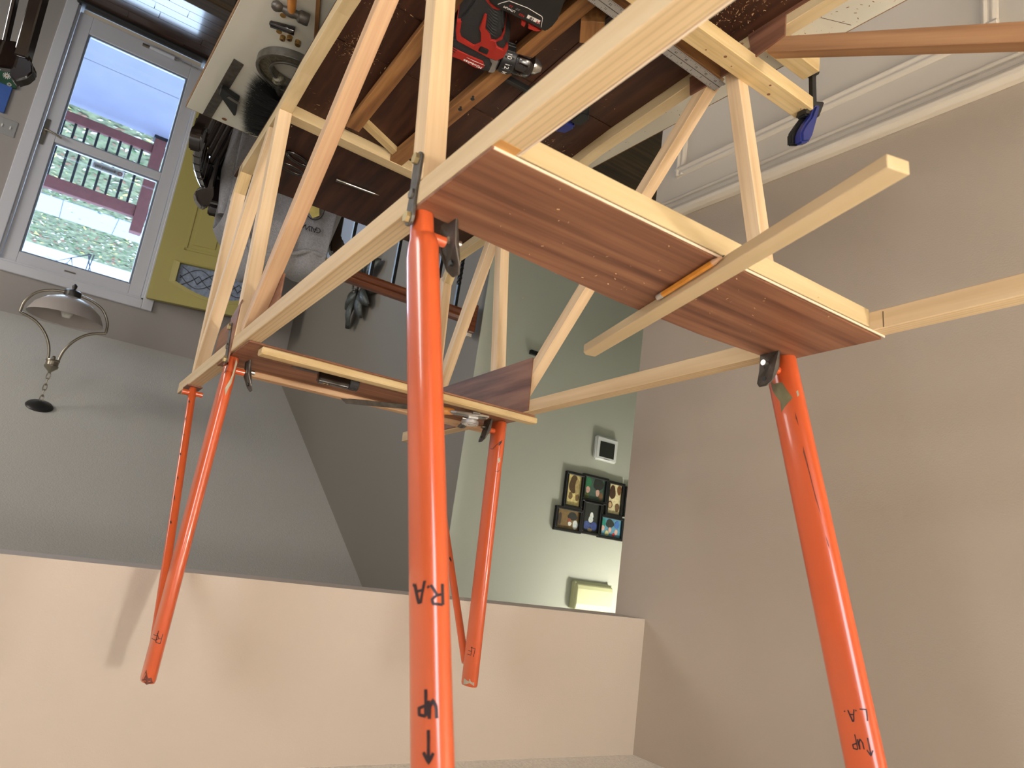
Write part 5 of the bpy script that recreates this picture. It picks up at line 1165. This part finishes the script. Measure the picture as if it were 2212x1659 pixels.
G().lathe([(0.018, -0.60), (0.03, -0.57), (0.032, -0.545), (0.02, -0.52)], n=20).build('bulb', 'dial', lp, smooth=60)

# ---------------------------------------------------------------- outdoors beyond the storm door
PZ = -1.68
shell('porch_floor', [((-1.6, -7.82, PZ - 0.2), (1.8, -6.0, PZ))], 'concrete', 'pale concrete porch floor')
G().span((-1.6, -6.86, PZ + 0.0005), (1.8, -6.852, PZ + 0.001)).build('porch_joint', 'steel_dk', bpy.data.objects['porch_floor'])
pr_ = empty('porch_railing', (0, -7.80, PZ), label='red-brown porch railing with black balusters', cat='railing')
G().span((-1.6, -0.02, 0.09), (0.46, 0.02, 0.185)).build('bottom_rail', 'deck_rail', pr_, bevel=0.004); G().span((-1.6, -0.03, 0.775), (0.46, 0.03, 0.895)).build('top_rail', 'deck_rail', pr_, bevel=0.004)
G().span((0.46, -0.05, 0.0), (0.565, 0.05, 1.05)).build('post', 'deck_rail', pr_, bevel=0.004)
G().span((0.445, -0.062, 0.0), (0.580, 0.062, 0.03)).build('post_base', 'iron', pr_)
G().span((0.565, -0.02, 0.09), (1.8, 0.02, 0.185)).build('bottom_rail', 'deck_rail', pr_, bevel=0.004); G().span((0.565, -0.03, 0.775), (1.8, 0.03, 0.895)).build('top_rail', 'deck_rail', pr_, bevel=0.004)
bm2 = G().span((-0.011, -0.011, 0.185), (0.011, 0.011, 0.775)).mesh('baluster'); bm2.materials.append(M['iron'])
for k in range(26):
    x_ = 0.375 - 0.098 * k if k < 18 else 0.66 + 0.098 * (k - 18)
    o = bpy.data.objects.new('baluster', bm2); link(o, pr_); o.location = (x_, 0, 0)
GZ = -2.1
shell('ground', [((-12, -14.35, GZ - 0.3), (12, -7.82, GZ))], 'lawn', 'autumn lawn beyond the porch')
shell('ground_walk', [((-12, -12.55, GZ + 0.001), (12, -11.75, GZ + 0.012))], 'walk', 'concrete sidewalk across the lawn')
wlk = bpy.data.objects['ground_walk']
for x_ in (-3.2, -1.7, -0.2, 0.52, 2.3): G().span((x_, -12.55, GZ + 0.0121), (x_ + 0.012, -11.75, GZ + 0.0128)).build('walk_joint', 'steel_dk', wlk)
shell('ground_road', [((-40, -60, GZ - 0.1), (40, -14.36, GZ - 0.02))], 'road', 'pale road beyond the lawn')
for nm, mt, cnt, lab in (('fallen_leaves', 'leaf_y', 420, 'yellow fallen leaves on the lawn'), ('fallen_leaves', 'leaf_w', 900, 'pale fallen leaves on the lawn'), ('fallen_leaves', 'leaf_b', 600, 'brown fallen leaves on the lawn'), ('grass_tufts', 'leaf_g', 900, 'green grass tufts among the leaves')):
    g = G()
    for _ in range(cnt):
        x_ = random.uniform(-1.6, 2.2); y_ = random.uniform(-14.2, -8.0)
        if -12.55 < y_ < -11.75 and random.random() < 0.93: continue
        c = V((x_, y_, GZ + 0.006 + 0.02 * random.random())); r = random.uniform(0.02, 0.05); an = random.random() * 2 * PI
        tl = random.uniform(-0.4, 0.4); ex = V((math.cos(an), math.sin(an), tl)) * r; ey = V((-math.sin(an), math.cos(an), random.uniform(-0.3, 0.3))) * r * 0.7
        g.add([c - ex, c - ey * 0.8 - ex * 0.2, c + ex, c + ey * 0.8 - ex * 0.2], [(0, 1, 2, 3)])
    g.build(nm, mt, label=lab, cat='leaves' if nm[0] == 'f' else 'grass', kind='stuff', fix=False)
# low bare shrub by the road
sb = empty('bare_shrub', (0.36, -14.0, GZ), label='bare twiggy shrub with a few yellow leaves near the road', cat='shrub')
g = G(); gl = G()
def twig(p, d, L_, r, dep):
    q = p + d * L_; g.tube([p, (p + q) / 2 + V((random.gauss(0, 0.01), random.gauss(0, 0.01), 0)), q], [r, r * 0.8, r * 0.6], n=5)
    if dep == 0:
        if random.random() < 0.35:
            e = V((random.gauss(0, 1), random.gauss(0, 1), random.gauss(0, 1))).normalized() * 0.05; f_ = e.orthogonal().normalized() * 0.035; gl.add([q - e, q - f_, q + e, q + f_], [(0, 1, 2, 3)])
        return
    for _ in range(3):
        nd = (d + V((random.gauss(0, 0.5), random.gauss(0, 0.4), random.gauss(0.1, 0.35)))).normalized(); twig(q, nd, L_ * 0.72, r * 0.62, dep - 1)
for k in range(4): twig(V((random.gauss(0, 0.08), 0, 0)), V((random.gauss(0, 0.55), random.gauss(0, 0.2), 1)).normalized(), 0.30, 0.012, 3)
g.build('twigs', 'twig', sb, fix=False); gl.build('yellow_leaves', 'leaf_y', sb, fix=False)
